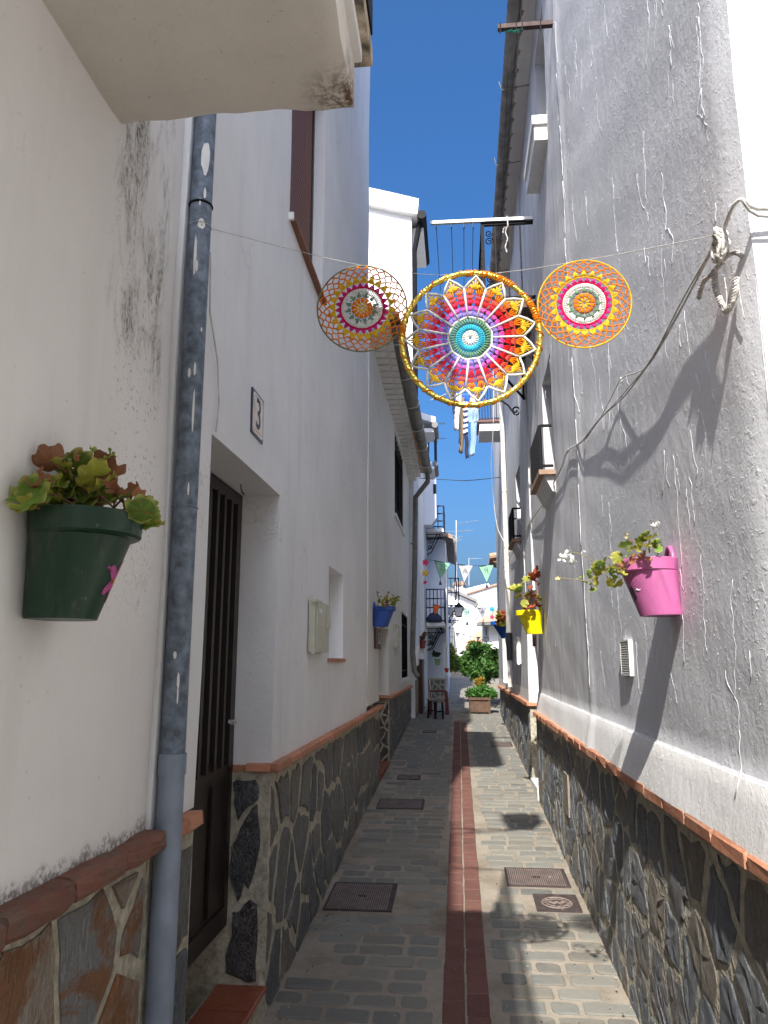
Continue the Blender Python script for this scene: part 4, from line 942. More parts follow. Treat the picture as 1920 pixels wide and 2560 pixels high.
m.tube([(a.x, yb1-.02, a.z+.02), (a.x+.005, yb1-.025, a.z-.08), (a.x-.02, yb1-.02, a.z-.13), (a.x, yb1-.02, a.z-.2), (a.x-.025, yb1-.02, a.z-.28), (a.x-.01, yb1-.02, a.z-.33)], .006, 5)
m.tube([(a.x+.005, yb1-.025, a.z-.08), (a.x-.035, yb1-.02, a.z-.10), (a.x-.04, yb1-.02, a.z-.14)], .005, 5)
tag(m.build('rope_end', ROPE), 'knotted rope end hanging from the balcony clothes line bar', 'rope')
# black bracket bar high up
BR = thing('wall_bracket', 'rusty black bracket bar high on the right wall with green twine', 'bracket', (XR, 4.42, 5.77))
MB().bar((.34, 4.43, 5.775), (XR+.02, 4.43, 5.775), .035, .032).build('bar', plain('rusty_bar', (.06, .035, .03), .7, .3, var=.4), BR)
for xx in (.355, .46, .50, .62): MB().tube([(xx, 4.41, 5.80), (xx, 4.41, 5.73), (xx-.004, 4.41, 5.715)], .004, 5).build('hook', IRON, BR)
m = MB(); rk = random.Random(12)
for k in range(7): m.tube([(.375+rk.uniform(0, .03)+i*.03, 4.41+rk.uniform(-.01, .01), 5.725+rk.uniform(-.012, .012)) for i in range(4)], .002, 4)
m.build('twine', plain('green_twine', (.02, .30, .20), .7), BR)
MB().tube([(.48, 4.42, 5.72), (.465, 5.2, 6.1), (.45, 6.1, 5.5)], .0025, 4).build('wire', CABLE_D, BR)
# scroll hook on the right wall
SH = MB(); p0 = onx(1120, 890, X2-.01); q0 = ony(1070, 857, p0.y)
SH.tube([q0, q0.lerp(p0, .55)+Vector((0, 0, .0)), p0+Vector((-.04, 0, -.03))], .010, 6); scroll(SH, p0+Vector((-.03, 0, .02)), .055, (0, 0, -1), (1, 0, 0), 1.3, .010)
tag(SH.build('scroll_bracket', IRON), 'black wrought iron scroll bracket below the balcony on the right', 'bracket')
# white downpipe right
RP = thing('downpipe', 'white painted downpipe on the far right house with dark lower sleeve', 'downpipe', (X2-.05, 10.3, 1))
MB().tube([(X2-.045, 10.3, 1.28), (X2-.045, 10.3, 3), (X2-.05, 10.3, 5.2), (X2-.05, 10.3, 6.4)], .034, 12).build('pipe', PIPE_W, RP, autos=.7)
MB().tube([(X2-.045, 10.3, 1.62), (X2-.045, 10.3, 1.98)], .040, 12).build('sleeve', plain('dark_sleeve', (.08, .08, .09), .5), RP, autos=.7)
for z in (2.8, 3.9, 5.0): MB().ring((X2-.045, 10.3, z), .036, .005, (1, 0, 0), (0, 1, 0), 14, 5).build('clamp', PIPE_W, RP)
meterbox(9.0, 9.3, 1.58, 1.88, X2, -1, 'white meter box below the yellow pot on the right', mat=CREAM)
# far right balcony with laundry
na = onx(1084, 905, XR); yB = 10.9; l_ = ony(1036, 931, yB); top = ony(1040, 845, yB); zB = l_.z; xB = l_.x
LB = thing('balcony', 'white slabbed balcony with blue railing and laundry, far right', 'balcony', (XR, yB+.5, zB), 'iron balconies over the lane')
MB().box(xB, X2, yB, yB+.62, zB, zB+.13).build('floor', W_FAR, LB); MB().box(xB-.03, X2, yB-.03, yB+.65, zB+.131, zB+.16).build('floor_edge', SHUTTER, LB)
m = MB()
for zz in (zB+.19, zB+.80): m.bar((xB, yB, zz), (X2, yB, zz), .02); m.bar((xB, yB, zz), (xB, yB+.6, zz), .02)
for k in range(8): xx = xB+(X2-xB)*k/8; m.tube([(xx, yB, zB+.16), (xx, yB, zB+.80)], .007, 5)
for k in range(1, 6): m.tube([(xB, yB+k*.12, zB+.16), (xB, yB+k*.12, zB+.80)], .007, 5)
m.build('railing', IRON_B, LB)
# laundry
def cloth(label, px0, px1, py0, py1, pxb0, pxb1, mat, seed, Y=11.0, stripes=None, folds=3):
    rc = random.Random(seed); a = ony(px0, py0, Y); b = ony(px1, py0, Y); c = ony(pxb0, py1, Y); d = ony(pxb1, py1, Y); m = MB(); nu = 10; nv = 12; ph = rc.uniform(0, 6)
    for s_ in (0, 1):
        for j in range(nv+1):
            for i in range(nu+1):
                u = i/nu; v = j/nv; p = (a.lerp(b, u)).lerp(c.lerp(d, u), v); off = .022*math.sin(u*folds*2*math.pi+ph+v)+.008*math.sin(v*7+ph)
                m.v.append((p.x+.006*math.sin(v*9+ph), p.y+off+s_*.006, p.z+.012*math.sin(u*5+ph)*v))
    k = (nu+1)*(nv+1)
    for s_ in (0, 1):
        for j in range(nv):
            for i in range(nu):
                q = s_*k+j*(nu+1)+i; m.f.append((q, q+1, q+nu+2, q+nu+1)); m.m.append(1 if (stripes and j % 2) else 0)
    for j in range(nv):
        for i in (0, nu): q = j*(nu+1)+i; m.f.append((q, q+nu+1, k+q+nu+1, k+q)); m.m.append(0)
    for i in range(nu):
        for j in (0, nv): q = j*(nu+1)+i; m.f.append((q, q+1, k+q+1, k+q)); m.m.append(0)
    me = m.build('laundry', [mat, stripes or mat], smooth=True); return tag(me, label, 'laundry', 'washing on the far right balcony line')
C_ = lambda n, c: plain(n, c, .9, var=.12, scale=30)
cloth('navy shirt hanging leftmost on the washing line', 975, 985, 848, 928, 981, 984, C_('navy', (.02, .03, .10)), 1)
cloth('white shirt hanging second from the left on the washing line', 983, 997, 850, 930, 980, 990, C_('white_cloth', (.72, .68, .62)), 2)
cloth('black trousers in the middle of the washing line', 990, 998, 880, 958, 991, 996, C_('black_cloth', (.02, .02, .03)), 3)
cloth('long brown scarf hanging on the washing line', 995, 1003, 858, 978, 991, 1000, C_('brown_scarf', (.20, .15, .10)), 4)
cloth('navy and white striped top on the washing line', 1000, 1012, 868, 940, 1001, 1011, C_('white_stripe', (.72, .72, .74)), 5, stripes=MATS['navy'])
cloth('dark patterned legging below the striped top', 1003, 1011, 940, 990, 1005, 1013, C_('dark_pattern', (.03, .03, .06)), 6)
cloth('bright blue shirt high on the washing line', 1003, 1018, 850, 876, 1004, 1014, C_('royal_blue', (.02, .12, .55)), 7)
cloth('red and white striped towel on the washing line', 1016, 1030, 852, 885, 1014, 1028, C_('pink_stripe', (.60, .25, .28)), 8, stripes=MATS['white_cloth'])
cloth('pale blue blouse hanging rightmost on the washing line', 1012, 1034, 882, 912, 1008, 1034, C_('pale_blue', (.26, .38, .52)), 9)
cloth('long pale blue sleeve hanging under the blouse', 1018, 1030, 912, 984, 1015, 1026, MATS['pale_blue'], 10)
m = MB(); p1 = ony(965, 851, 11.0); p2_ = ony(1036, 853, 11.0); m.tube([p1, p2_], .004, 4); m.tube([p1+Vector((-.25, 0, -.09)), p1], .006, 4); tag(m.build('washing_line', CABLE), 'thin line carrying the washing by the far right balcony', 'washing line')
# ================================================================== CABLES and ropes on the right wall
def XW(y, z, off): return XR-dR(y, z)-off if y < R1E else X2-off
def onwall(px, py, off):
    p = onx(px, py, XR-off)
    for _ in range(3): p = onx(px, py, XW(p.y, p.z, off))
    return p
CB_ = thing('cable_run', 'bundle of grey cables sagging along the right wall from a knot', 'cables', tuple(onwall(1560, 500, .03)))
kp = onwall(1560, 505, .028)
def smooth_line(pts, k=5):
    pts = [Vector(p) for p in pts]; out = []
    for i in range(len(pts)-1):
        p0 = pts[max(i-1, 0)]; p1 = pts[i]; p2 = pts[i+1]; p3 = pts[min(i+2, len(pts)-1)]
        for j in range(k):
            t = j/k; out.append(.5*((2*p1)+(p2-p0)*t+(2*p0-5*p1+4*p2-p3)*t*t+(3*p1-p0-3*p2+p3)*t**3))
    return out+[pts[-1]]
path1 = [kp]+[onwall(x, y, o) for x, y, o in ((1485, 640, 0.024), (1412, 772, 0.024), (1352, 850, 0.024), (1296, 906, 0.018), (1262, 950, 0.014), (1228, 974, 0.011), (1214, 1010, 0.013), (1196, 1045, 0.013), (1180, 1080, 0.013), (1152, 1120, 0.013), (1128, 1158, 0.013), (1105, 1200, 0.013), (1088, 1225, 0.013))]
path2 = [kp]+[onwall(x, y, o) for x, y, o in ((1480, 655, 0.024), (1413, 776, 0.024), (1372, 806, 0.018), (1341, 822, 0.009), (1318, 868, 0.015), (1296, 906, 0.018), (1262, 951, 0.015))]
for i, (pth, dx, r) in enumerate(((path1, 0, .0034), (path2, .004, .0026), (path1, .007, .0028))):
    MB().tube([p+Vector((-dx, .002*i, .003*math.sin(i*2.1+j*.7))) for j, p in enumerate(smooth_line(pth))], r, 6).build('cable', CABLE, CB_, smooth=True)
kr = ony(1661, 462, 1.72)
for dz, r in ((0, .005), (.02, .004)):
    MB().tube(smooth_line([kp, kp+Vector((.0, -.12, .015)), (kr.x, 1.70, kr.z-dz), (kr.x+.35, 1.66, kr.z+.03-dz)]), r, 6).build('cable', CABLE, CB_, smooth=True)
RO = thing('rope_knot', 'frayed white rope and string tangle tied at the right corner', 'rope', tuple(kp)); rk = random.Random(14)
for k in range(6):
    m = MB(); pts = []; c = kp+Vector((-.005, 0, -.02))
    for i in range(10): a = i*.9+k; pts.append(c+Vector((rk.uniform(-.018, .012), .022*math.cos(a), .035*math.sin(a)-.03*(i/10))))
    m.tube(smooth_line(pts, 3), rk.uniform(.003, .006), 5); m.build('strand', ROPE, RO, smooth=True)
def hang(pxs, off, r, twist=True):
    pts = smooth_line([onwall(x, y, off) for x, y in pxs], 6); m = MB(); m.tube(pts, r, 6)
    if twist:
        for i, p in enumerate(pts[:-1]):
            m.tube([p+Vector((-.001, -r, .003)), p+Vector((-r*1.2, 0, 0)), p+Vector((-.001, r, -.003))], r*.45, 4)
    m.build('strand', ROPE, RO, smooth=True)
hang([(1575, 545), (1540, 590), (1520, 610), (1510, 645)], .028, .006)
hang([(1545, 585), (1547, 620), (1560, 655), (1572, 672), (1588, 640), (1592, 600)], .026, .007)
hang([(1560, 560), (1590, 545), (1612, 560)], .026, .006)
hang([(1592, 600), (1600, 650), (1608, 690)], .03, .0015, False); hang([(1565, 600), (1570, 640), (1568, 668)], .05, .0015, False)
for px, py in ((1341, 822), (1228, 974), (1196, 1047), (1262, 950)):
    p = onwall(px, py, .008); MB().ring(p, .011, .0032, (0, 1, 0), (0, 0, 1), 14, 6).build('wall_ring', CREAM, CB_)
# loose white cord hanging by the far right house
m = MB(); pts = [ony(x, y, Y) for x, y, Y in ((1064, 700, 9.3), (1066, 900, 9.5), (1061, 1000, 9.8), (1066, 1080, 10.1), (1075, 1140, 10.2), (1092, 1175, 10.2), (1112, 1210, 10.2))]
m.tube(smooth_line(pts), .005, 6); tag(m.build('loose_cord', CREAM, smooth=True), 'loose white cord hanging in a long curve beside the far right house', 'cord')
m = MB(); m.tube(smooth_line([ony(905, 1033, 12.8), ony(960, 1036, 12.5), ony(1010, 1038, 12), ony(1090, 1030, 10.7)]), .006, 5); tag(m.build('lane_cable', CABLE_D), 'dark cable slung across the lane below the washing', 'cable')
m = MB(); m.tube([(XL+.015, 2.27, 2.95), (XL+.012, 2.30, 2.75), (XL+.012, 2.40, 2.62), (XL+.012, 2.435, 2.48), (XL+.012, 2.42, 2.37)], .003, 5); tag(m.build('door_cord', CABLE), 'thin cord running down to the brown door recess', 'cord')
# small white louvre vent
V = thing('wall_vent', 'small white louvred plastic vent on the grey right wall', 'vent', (XR, 3.28, 1.61))
vx = XW(3.28, 1.61, 0)
MB().box(vx-.006, vx+.01, 3.20, 3.37, 1.545, 1.69).build('back_plate', CREAM, V)
m = MB()
for (a, b2_, c, d) in ((3.20, 3.21, 1.545, 1.69), (3.36, 3.37, 1.545, 1.69), (3.21, 3.36, 1.545, 1.552), (3.21, 3.36, 1.683, 1.69)): m.box(vx-.018, vx-.006, a, b2_, c, d)
m.build('frame', CREAM, V)
for k in range(13): z = 1.557+k*.0098; MB().add([(vx-.006, 3.21, z+.006), (vx-.006, 3.36, z+.006), (vx-.017, 3.36, z), (vx-.017, 3.21, z), (vx-.006, 3.21, z+.004), (vx-.006, 3.36, z+.004), (vx-.017, 3.36, z-.002), (vx-.017, 3.21, z-.002)], [(0, 1, 2, 3), (7, 6, 5, 4), (3, 2, 6, 7), (0, 3, 7, 4), (1, 5, 6, 2)]).build('slat', CREAM, V)
# ================================================================== FLOWER POTS
def walpot(label, X, side, yc, ztop, h, pt, pb, rt, rb, mat, cat='flower pot', ear=True):
    t = thing('flower_pot', label, cat, (X, yc, ztop-h), 'painted wall pots'); m = MB(); n = 40
    prof = [(0, pb, rb), (.006, pb+.002, rb+.002), (h*.76, pb+(pt-pb)*.74, rb+(rt-rb)*.74), (h*.77, pt-.006, rt-.004), (h*.79, pt, rt), (h*.985, pt+.002, rt+.002), (h, pt-.003, rt-.002), (h, pt-.014, rt-.013), (h*.82, pt-.018, rt-.018)]
    for z, p, r in prof:
        for j in range(n):
            a = 2*math.pi*j/n; xx = max(.001, (p-r)+r*math.cos(a)) ; yy = r*math.sin(a)
            m.v.append((X+side*xx, yc+yy, ztop-h+z))
    for i in range(len(prof)-1):
        for j in range(n): m.f.append((i*n+j, i*n+(j+1) % n, (i+1)*n+(j+1) % n, (i+1)*n+j)); m.m.append(0)
    m.f.append(tuple(range(n))); m.m.append(0)
    m.build('pot', mat, t, autos=.45)
    s = MB(); z, p, r = prof[-1]; s.add([(X+side*max(.001, (p-r)+r*math.cos(2*math.pi*j/n)), yc+r*math.sin(2*math.pi*j/n), ztop-h+z) for j in range(n)], [tuple(range(n))]); s.build('soil', SOIL, t)
    if ear:
        e = MB(); e.tube([(X+side*.008, yc+.042*math.cos(a), ztop-.012+.052*math.sin(a)) for a in [math.pi*i/12 for i in range(13)]], .008, 8)
        e.build('hanging_loop', mat, t, smooth=True)
    return t
GREENP = potpaint('dark_green_paint', (.010, .045, .022)); PINKP = potpaint('pink_paint', (.52, .14, .33))
YELP = potpaint('yellow_paint', (.85, .75, .005)); BLUEP = potpaint('blue_paint', (.035, .10, .40)); BLUEP2 = potpaint('bright_blue_paint', (.01, .10, .42))
def pot_r(px_wall, py_top, py_bot, X, side): a = onx(px_wall, py_top, X); b = onx(px_wall, py_bot, X); return a, b
gp = walpot('large dark green pot with a painted pink flower, near left wall', XL, 1, 1.41, 1.885, .205, .200, .124, .105, .066, GREENP)
pk = walpot('bright pink pot with black painted dot on the grey right wall', XR-.004, -1, 2.53, 1.925, .18, .178, .112, .100, .078, PINKP)
yp = walpot('bright yellow pot on the right wall over the doorway corner', XR+.012, -1, 6.68, 2.035, .20, .215, .13, .11, .08, YELP)
bp = walpot('blue pot on the left wall above the brown plaque', XL+.003, 1, 7.42, 2.13, .195, .215, .14, .11, .08, BLUEP)
bp2 = walpot('bright blue pot farthest on the right wall', X2-.02, -1, 11.1, 2.17, .24, .23, .08, .13, .06, BLUEP2, ear=False)
# painted motifs
def potpt(X, side, yc, ztop, h, pt, pb, rt, rb, ang, z, lift=.0012):
    f = (z-(ztop-h))/(h*.76)*.74; p = pb+(pt-pb)*f; r = rb+(rt-rb)*f; r += lift
    return Vector((X+side*((p-rb*0-r)+lift+r*math.cos(ang)), yc+r*math.sin(ang), z))
def motif(t, args, pts2, mat, a0, z0, sc_=1.0, name='painted_motif'):
    # pts2: outline (angle-arc metres, height metres)
    R = .095; c = potpt(*args, a0, z0); vs = [potpt(*args, a0+p[0]/R*sc_, z0+p[1]*sc_) for p in pts2]; n = len(vs)
    vs2 = [potpt(*args, a0, z0, .0016)]+vs
    return MB().add(vs2, [(0, i+1, (i+1) % n+1) for i in range(n)]).build(name, mat, t)
ga = (XL, 1, 1.41, 1.885, .205, .200, .124, .105, .066)
PETAL = plain('pink_petal_paint', (.42, .07, .24), .5); 
fl = [((.030+.014*math.cos(5*t))*math.cos(t), (.030+.014*math.cos(5*t))*math.sin(t)) for t in [2*math.pi*i/50 for i in range(50)]]
motif(gp, ga, fl, PETAL, +.22, 1.755); 
dot = [(.008*math.cos(t), .008*math.sin(t)) for t in [2*math.pi*i/14 for i in range(14)]]
d = MB(); R_ = .095; vs = [potpt(*ga, +.22+p[0]/R_, 1.755+p[1], .003) for p in dot]; d.add(vs, [tuple(range(len(vs)))]); d.build('painted_motif', plain('yellow_dot', (.65, .42, .03), .5), gp)
MB().tube([potpt(*ga, -.28+i*.05, 1.775+.004*math.sin(i*1.4), .0005) for i in range(6)], [.001, .0022, .003, .003, .0022, .001], 5).build('painted_motif', PETAL, gp)
pa = (XR-.004, -1, 2.53, 1.925, .18, .178, .112, .100, .078)
bd = [((.016+.003*math.cos(3*t))*math.cos(t), (.022+.003*math.sin(4*t))*math.sin(t)) for t in [2*math.pi*i/24 for i in range(24)]]
motif(pk, pa, bd, INK, -.25, 1.815); 
MB().tube([potpt(*pa, -.50-i*.05, 1.825+.0025*math.sin(i*1.7), .0004) for i in range(5)], .0016, 5).build('painted_motif', CREAM, pk)
# plaque
PQ = thing('plaque', 'brown wooden plaque with white script under the blue pot', 'plaque', (XL, 7.55, 1.8)); a = onx(815, 1366, XL)
MB().box(XL, XL+.014, 7.50, 7.98, 1.73, 1.935).build('board', plain('red_brown_board', (.085, .025, .018), .6), PQ)
textmesh('Cui', .16, 'lettering', CREAM, PQ, (XL+.0155, 7.84, 1.83), (0, 1, 0), (0, 0, 1), bold=.001)
m = MB().box(XR-.02, XR-.004, 7.05, 7.22, 1.74, 1.85); tag(m.build('plaque', MATS['red_brown_board']), 'small dark plaque just below the yellow pot', 'plaque')
# ---- leaves
def leafmesh(name, mat, lobes=7, cup=.25, r=1.0):
    me = bpy.data.meshes.new(name); vs = [(0, 0, 0)]; n = 34; rq = random.Random(lobes*10+int(cup*10))
    for i in range(n):
        a = -math.pi+.22+(2*math.pi-.44)*i/(n-1); rr = r*(1+.075*math.cos(lobes*a)+.03*math.cos(3*lobes*a)+rq.uniform(-.03, .03))*(1 if abs(a) < 2.6 else .85); vs.append((rr*math.cos(a), rr*math.sin(a), cup*rr*rr+(.10+.16*cup)*math.sin(lobes*a+.5)+rq.uniform(-.03, .03)))
    vi = []
    k = len(vs)
    for i in range(n): v = vs[i+1]; vi.append((v[0]*.62, v[1]*.62, cup*.3))
    vs += vi; fs = []
    for i in range(n-1): fs += [(0, k+i, k+i+1), (k+i, i+1, i+2, k+i+1)]
    me.from_pydata(vs, [], fs); me.materials.append(mat)
    for p in me.polygons: p.use_smooth = True
    return me
def leafmat(name, c, edge=None, dead=False):
    s = M_(name, .6, spec=.3).objco(); r = s.rnd(); ln = s.n('ShaderNodeVectorMath', operation='LENGTH'); s.l(s.co, ln.inputs[0])
    base = s.mix(s.ramp(r, [(0, 0.), (1, 1.)]), [v*.7 for v in c], [v*1.25 for v in c])
    if edge: base = s.mix(s.math('MULTIPLY', s.ramp(ln.outputs['Value'], [(.78, 0.), (.98, 1.)]), .75), base, edge)
    xx, yy_, zz_ = s.sep(); an = s.math('ARCTAN2', yy_, xx); vein = s.ramp(s.math('ABSOLUTE', s.math('SINE', s.math('MULTIPLY', an, 3.5))), [(.0, 1.), (.16, 0.)])
    base = s.mix(s.math('MULTIPLY', vein, .45), base, [min(1, v*1.7+.03) for v in c])
    base = s.mix(s.math('MULTIPLY', s.ramp(s.noise(3.5, 4), [(.5, 0.), (.7, 1.)]), .35), base, (.20, .13, .05) if not dead else (.10, .04, .02))
    s.col(base); s.b.inputs['Subsurface Weight'].default_value = 0
    tr = s.n('ShaderNodeBsdfTranslucent'); s.l(base, tr.inputs[0]); mx = s.n('ShaderNodeMixShader'); mx.inputs[0].default_value = .3
    s.l(s.b.outputs[0], mx.inputs[1]); s.l(tr.outputs[0], mx.inputs[2]); s.l(mx.outputs[0], s.t.nodes['Material Output'].inputs[0]); return s.m
LG = leafmesh('leaf', leafmat('geranium_leaf', (.16, .27, .04), (.50, .50, .14)))
LY = leafmesh('leaf', leafmat('yellowing_leaf', (.34, .36, .05), (.50, .44, .10)))
LD = leafmesh('leaf', leafmat('dead_leaf', (.38, .17, .085), dead=True), 6, .7)
LR = leafmesh('leaf', leafmat('russet_leaf', (.32, .07, .03), dead=True), 5, .4)
LDG = leafmesh('leaf', leafmat('dark_leaf', (.03, .06, .02)))
STEM = plain('stem', (.20, .17, .07), .7); STEMR = plain('brown_stem', (.18, .08, .045), .7)
WHITEF = plain('white_petal', (.80, .80, .74), .6, var=.04); PALEY = plain('pale_yellow_petal', (.65, .60, .28), .6); REDF = plain('pink_red_petal', (.70, .03, .06), .6)
def petalmesh(mat, name='flower'):
    me = bpy.data.meshes.new(name); vs = []; fs = []
    for k in range(5):
        a = 2*math.pi*k/5; b0 = len(vs); d = Vector((math.cos(a), math.sin(a), .25)); u = Vector((-math.sin(a), math.cos(a), 0))
        vs += [(0, 0, 0), tuple(d*.5+u*.32), tuple(d*1.0+u*.25+Vector((0, 0, .1))), tuple(d*1.0-u*.25+Vector((0, 0, .1))), tuple(d*.5-u*.32)]; fs.append((b0, b0+1, b0+2, b0+3, b0+4))
    me.from_pydata(vs, [], fs); me.materials.append(mat); return me
FW, FY, FR = petalmesh(WHITEF), petalmesh(PALEY), petalmesh(REDF)
def plant(label, base, leaves, stems, cat='plant', flowers=(), stemmat=STEM, seed=1, grp='geraniums in the wall pots', sr=.0022):
    """leaves: (x,y,z,size,mesh); stems: list of point lists"""
    t = thing('geranium', label, cat, base, grp); rl = random.Random(seed)
    if stems:
        m = MB()
        for s_ in stems: m.tube(smooth_line(s_, 4), sr, 5)
        m.build('stems', stemmat, t, smooth=True)
    for (p, sz, me) in leaves:
        inst('leaf', me, p, t, (rl.uniform(-1.0, 1.0)+(.9 if rl.random() < .6 else -.2), rl.uniform(-.7, .7), rl.uniform(0, 6.28)), (sz*(1.65 if me is not LD else 1.2), sz*(1.65 if me is not LD else 1.2)*rl.uniform(.8, 1.1), sz*rl.uniform(.9, 1.8)))
    for (p, sz, me) in flowers:
        for k in range(7): inst('flower', me, Vector(p)+Vector([rl.uniform(-1, 1)*sz*1.1 for _ in range(3)]), t, (rl.uniform(-1.6, 1.6), rl.uniform(-1.6, 1.6), rl.uniform(0, 6)), (sz*.8,)*3)
    return t
rl = random.Random(90)
def cluster(pix, Y, jy=.03): return [ony(x, y, Y+rl.uniform(-jy, jy)) for x, y in pix]
# green pot plant (photo points on the plane of the pot)
Yg = 1.42
gl = []
for (x, y, s_, k) in ((62, 1078, .022, 'G'), (75, 1062, .018, 'G'), (52, 1092, .014, 'Y'), (132, 1068, .026, 'G'), (110, 1050, .02, 'G'), (160, 1092, .026, 'G'), (176, 1078, .02, 'G'), (212, 1060, .024, 'G'), (195, 1040, .022, 'G'), (225, 1048, .018, 'Y'), (150, 1035, .022, 'G'), (130, 1032, .018, 'Y'), (112, 998, .024, 'D'), (125, 1012, .016, 'Y'), (222, 1008, .022, 'D'), (236, 1028, .022, 'D'), (212, 985, .016, 'G'), (165, 1005, .02, 'G'), (180, 1018, .02, 'Y'), (85, 1035, .014, 'D'), (70, 1050, .014, 'D'), (232, 990, .008, 'G'), (240, 980, .008, 'G'), (160, 982, .01, 'D'), (200, 1080, .014, 'D'), (180, 1058, .020, 'G'),
                  (272, 1068, .014, 'D'), (290, 1076, .012, 'G'), (310, 1068, .016, 'D'), (318, 1072, .012, 'D'), (332, 1104, .018, 'G'), (343, 1095, .014, 'G'), (340, 1128, .016, 'G'), (355, 1135, .012, 'Y'), (296, 1098, .012, 'G'), (330, 1116, .010, 'D'), (348, 1082, .006, 'D'), (92, 1070, .018, 'Y'), (140, 1085, .018, 'G'), (118, 1085, .018, 'G'), (152, 1055, .02, 'G'), (100, 1052, .018, 'Y'), (205, 1028, .018, 'Y'), (245, 1055, .012, 'D')):
    xs = x if x < 250 else x-25+0
    gl.append((ony(x*1.0 if x < 250 else x-24, y, Yg+rl.uniform(-.05, .05)), s_*1.12, {'G': LG, 'Y': LY, 'D': LD}[k]))
gl = [(p if p.x > XL+.045 else _C+(p-_C)*((XL+.045)/p.x), s_, k) for p, s_, k in gl]
base_g = Vector((XL+.11, 1.48, 1.86))
st = [[base_g+Vector((dx, 0, 0)), (base_g+Vector((dx, 0, 0))).lerp(g_[0], .5)+Vector((0, 0, .01)), g_[0]] for dx, g_ in zip([rl.uniform(-.06, .07) for _ in gl], gl)]
plant('half withered geranium with green and brown leaves in the green pot', tuple(base_g), gl, st[::2]+st[26:33], seed=2, stemmat=STEMR)
# pink pot plant
Yp = 2.45
pl_ = [(ony(x, y, Yp+rl.uniform(-.06, .05)), s_, {'G': LG, 'Y': LY, 'D': LD}[k]) for x, y, s_, k in ((1352, 1178, .014, 'G'), (1360, 1192, .012, 'G'), (1375, 1178, .014, 'Y'), (1385, 1168, .013, 'G'), (1396, 1160, .014, 'G'), (1408, 1162, .014, 'Y'), (1400, 1175, .016, 'Y'), (1418, 1176, .012, 'G'), (1390, 1180, .014, 'Y'), (1422, 1186, .008, 'G'), (1372, 1203, .010, 'D'), (1390, 1206, .018, 'D'), (1380, 1215, .010, 'D'), (1362, 1214, .010, 'D'), (1400, 1212, .010, 'D'), (1350, 1222, .010, 'D'), (1335, 1204, .013, 'Y'), (1325, 1200, .010, 'Y'), (1305, 1212, .011, 'Y'), (1296, 1222, .012, 'G'), (1288, 1230, .013, 'Y'), (1330, 1228, .016, 'Y'), (1322, 1240, .014, 'G'), (1340, 1238, .013, 'Y'), (1308, 1232, .010, 'Y'), (1272, 1240, .009, 'G'), (1290, 1252, .012, 'Y'), (1272, 1262, .010, 'G'), (1255, 1248, .008, 'G'), (1328, 1262, .018, 'Y'), (1316, 1255, .012, 'Y'), (1280, 1275, .008, 'G'), (1366, 1186, .012, 'Y'))]
bs = Vector((XR-.10, 2.56, 1.895))
def pth(*xy): return [ony(x, y, Yp) for x, y in xy]
stp_ = [[bs]+pth((1372, 1205), (1355, 1178)), [bs]+pth((1395, 1190), (1400, 1165), (1412, 1140)), [bs]+pth((1340, 1222), (1305, 1225), (1262, 1200), (1232, 1192)), [bs]+pth((1340, 1225), (1300, 1240), (1270, 1255), (1262, 1245)), [bs]+pth((1350, 1218), (1325, 1205), (1328, 1198)), pth((1270, 1255), (1240, 1252), (1208, 1248)), [bs]+pth((1420, 1200), (1422, 1178)), [bs]+pth((1345, 1230), (1325, 1262)), pth((1290, 1235), (1278, 1260), (1280, 1275))]
plant('straggly geranium with white blossoms trailing left from the pink pot', tuple(bs), pl_, stp_, flowers=[(ony(1216, 1205, Yp), .009, FW), (ony(1240, 1212, Yp), .010, FW), (ony(1228, 1196, Yp), .008, FW), (ony(1414, 1132, Yp), .010, FW), (ony(1206, 1248, Yp), .007, FY), (ony(1352, 1158, Yp), .006, FY), (ony(1262, 1192, Yp), .004, FW), (ony(1364, 1170, Yp), .004, FR)], seed=3, sr=.0014)
# yellow pot plant
Yy = 6.55
yl = [(ony(x, y, Yy+rl.uniform(-.08, .08)), s_, {'Y': LY, 'R': LR, 'G': LG}[k]) for x, y, s_, k in ((1104, 1276, .034, 'Y'), (1113, 1268, .028, 'Y'), (1122, 1274, .028, 'G'), (1120, 1288, .02, 'Y'), (1126, 1266, .02, 'Y'), (1137, 1252, .026, 'Y'), (1148, 1247, .024, 'R'), (1157, 1244, .028, 'R'), (1160, 1232, .022, 'R'), (1154, 1255, .02, 'R'), (1142, 1286, .028, 'Y'), (1136, 1295, .018, 'Y'), (1152, 1290, .024, 'R'), (1162, 1292, .024, 'Y'), (1166, 1300, .022, 'Y'), (1157, 1306, .026, 'R'), (1150, 1312, .02, 'R'), (1140, 1308, .02, 'R'), (1133, 1304, .022, 'Y'), (1165, 1310, .02, 'R'), (1136, 1314, .018, 'R'), (1160, 1280, .018, 'R'), (1146, 1270, .014, 'R'))]
by = Vector((XR-.11, 6.68, 2.0))
def pty(*xy): return [ony(x, y, Yy) for x, y in xy]
plant('leggy red and yellow geranium in the yellow pot', tuple(by), yl, [[by]+pty((1148, 1285), (1147, 1262), (1158, 1232)), [by]+pty((1138, 1300), (1125, 1282), (1108, 1268)), [by]+pty((1160, 1295), (1162, 1270)), [by]+pty((1143, 1290), (1140, 1262))], flowers=[(ony(1164, 1247, Yy), .012, FR), (ony(1163, 1262, Yy), .010, FR)], stemmat=STEMR, seed=5, sr=.005)
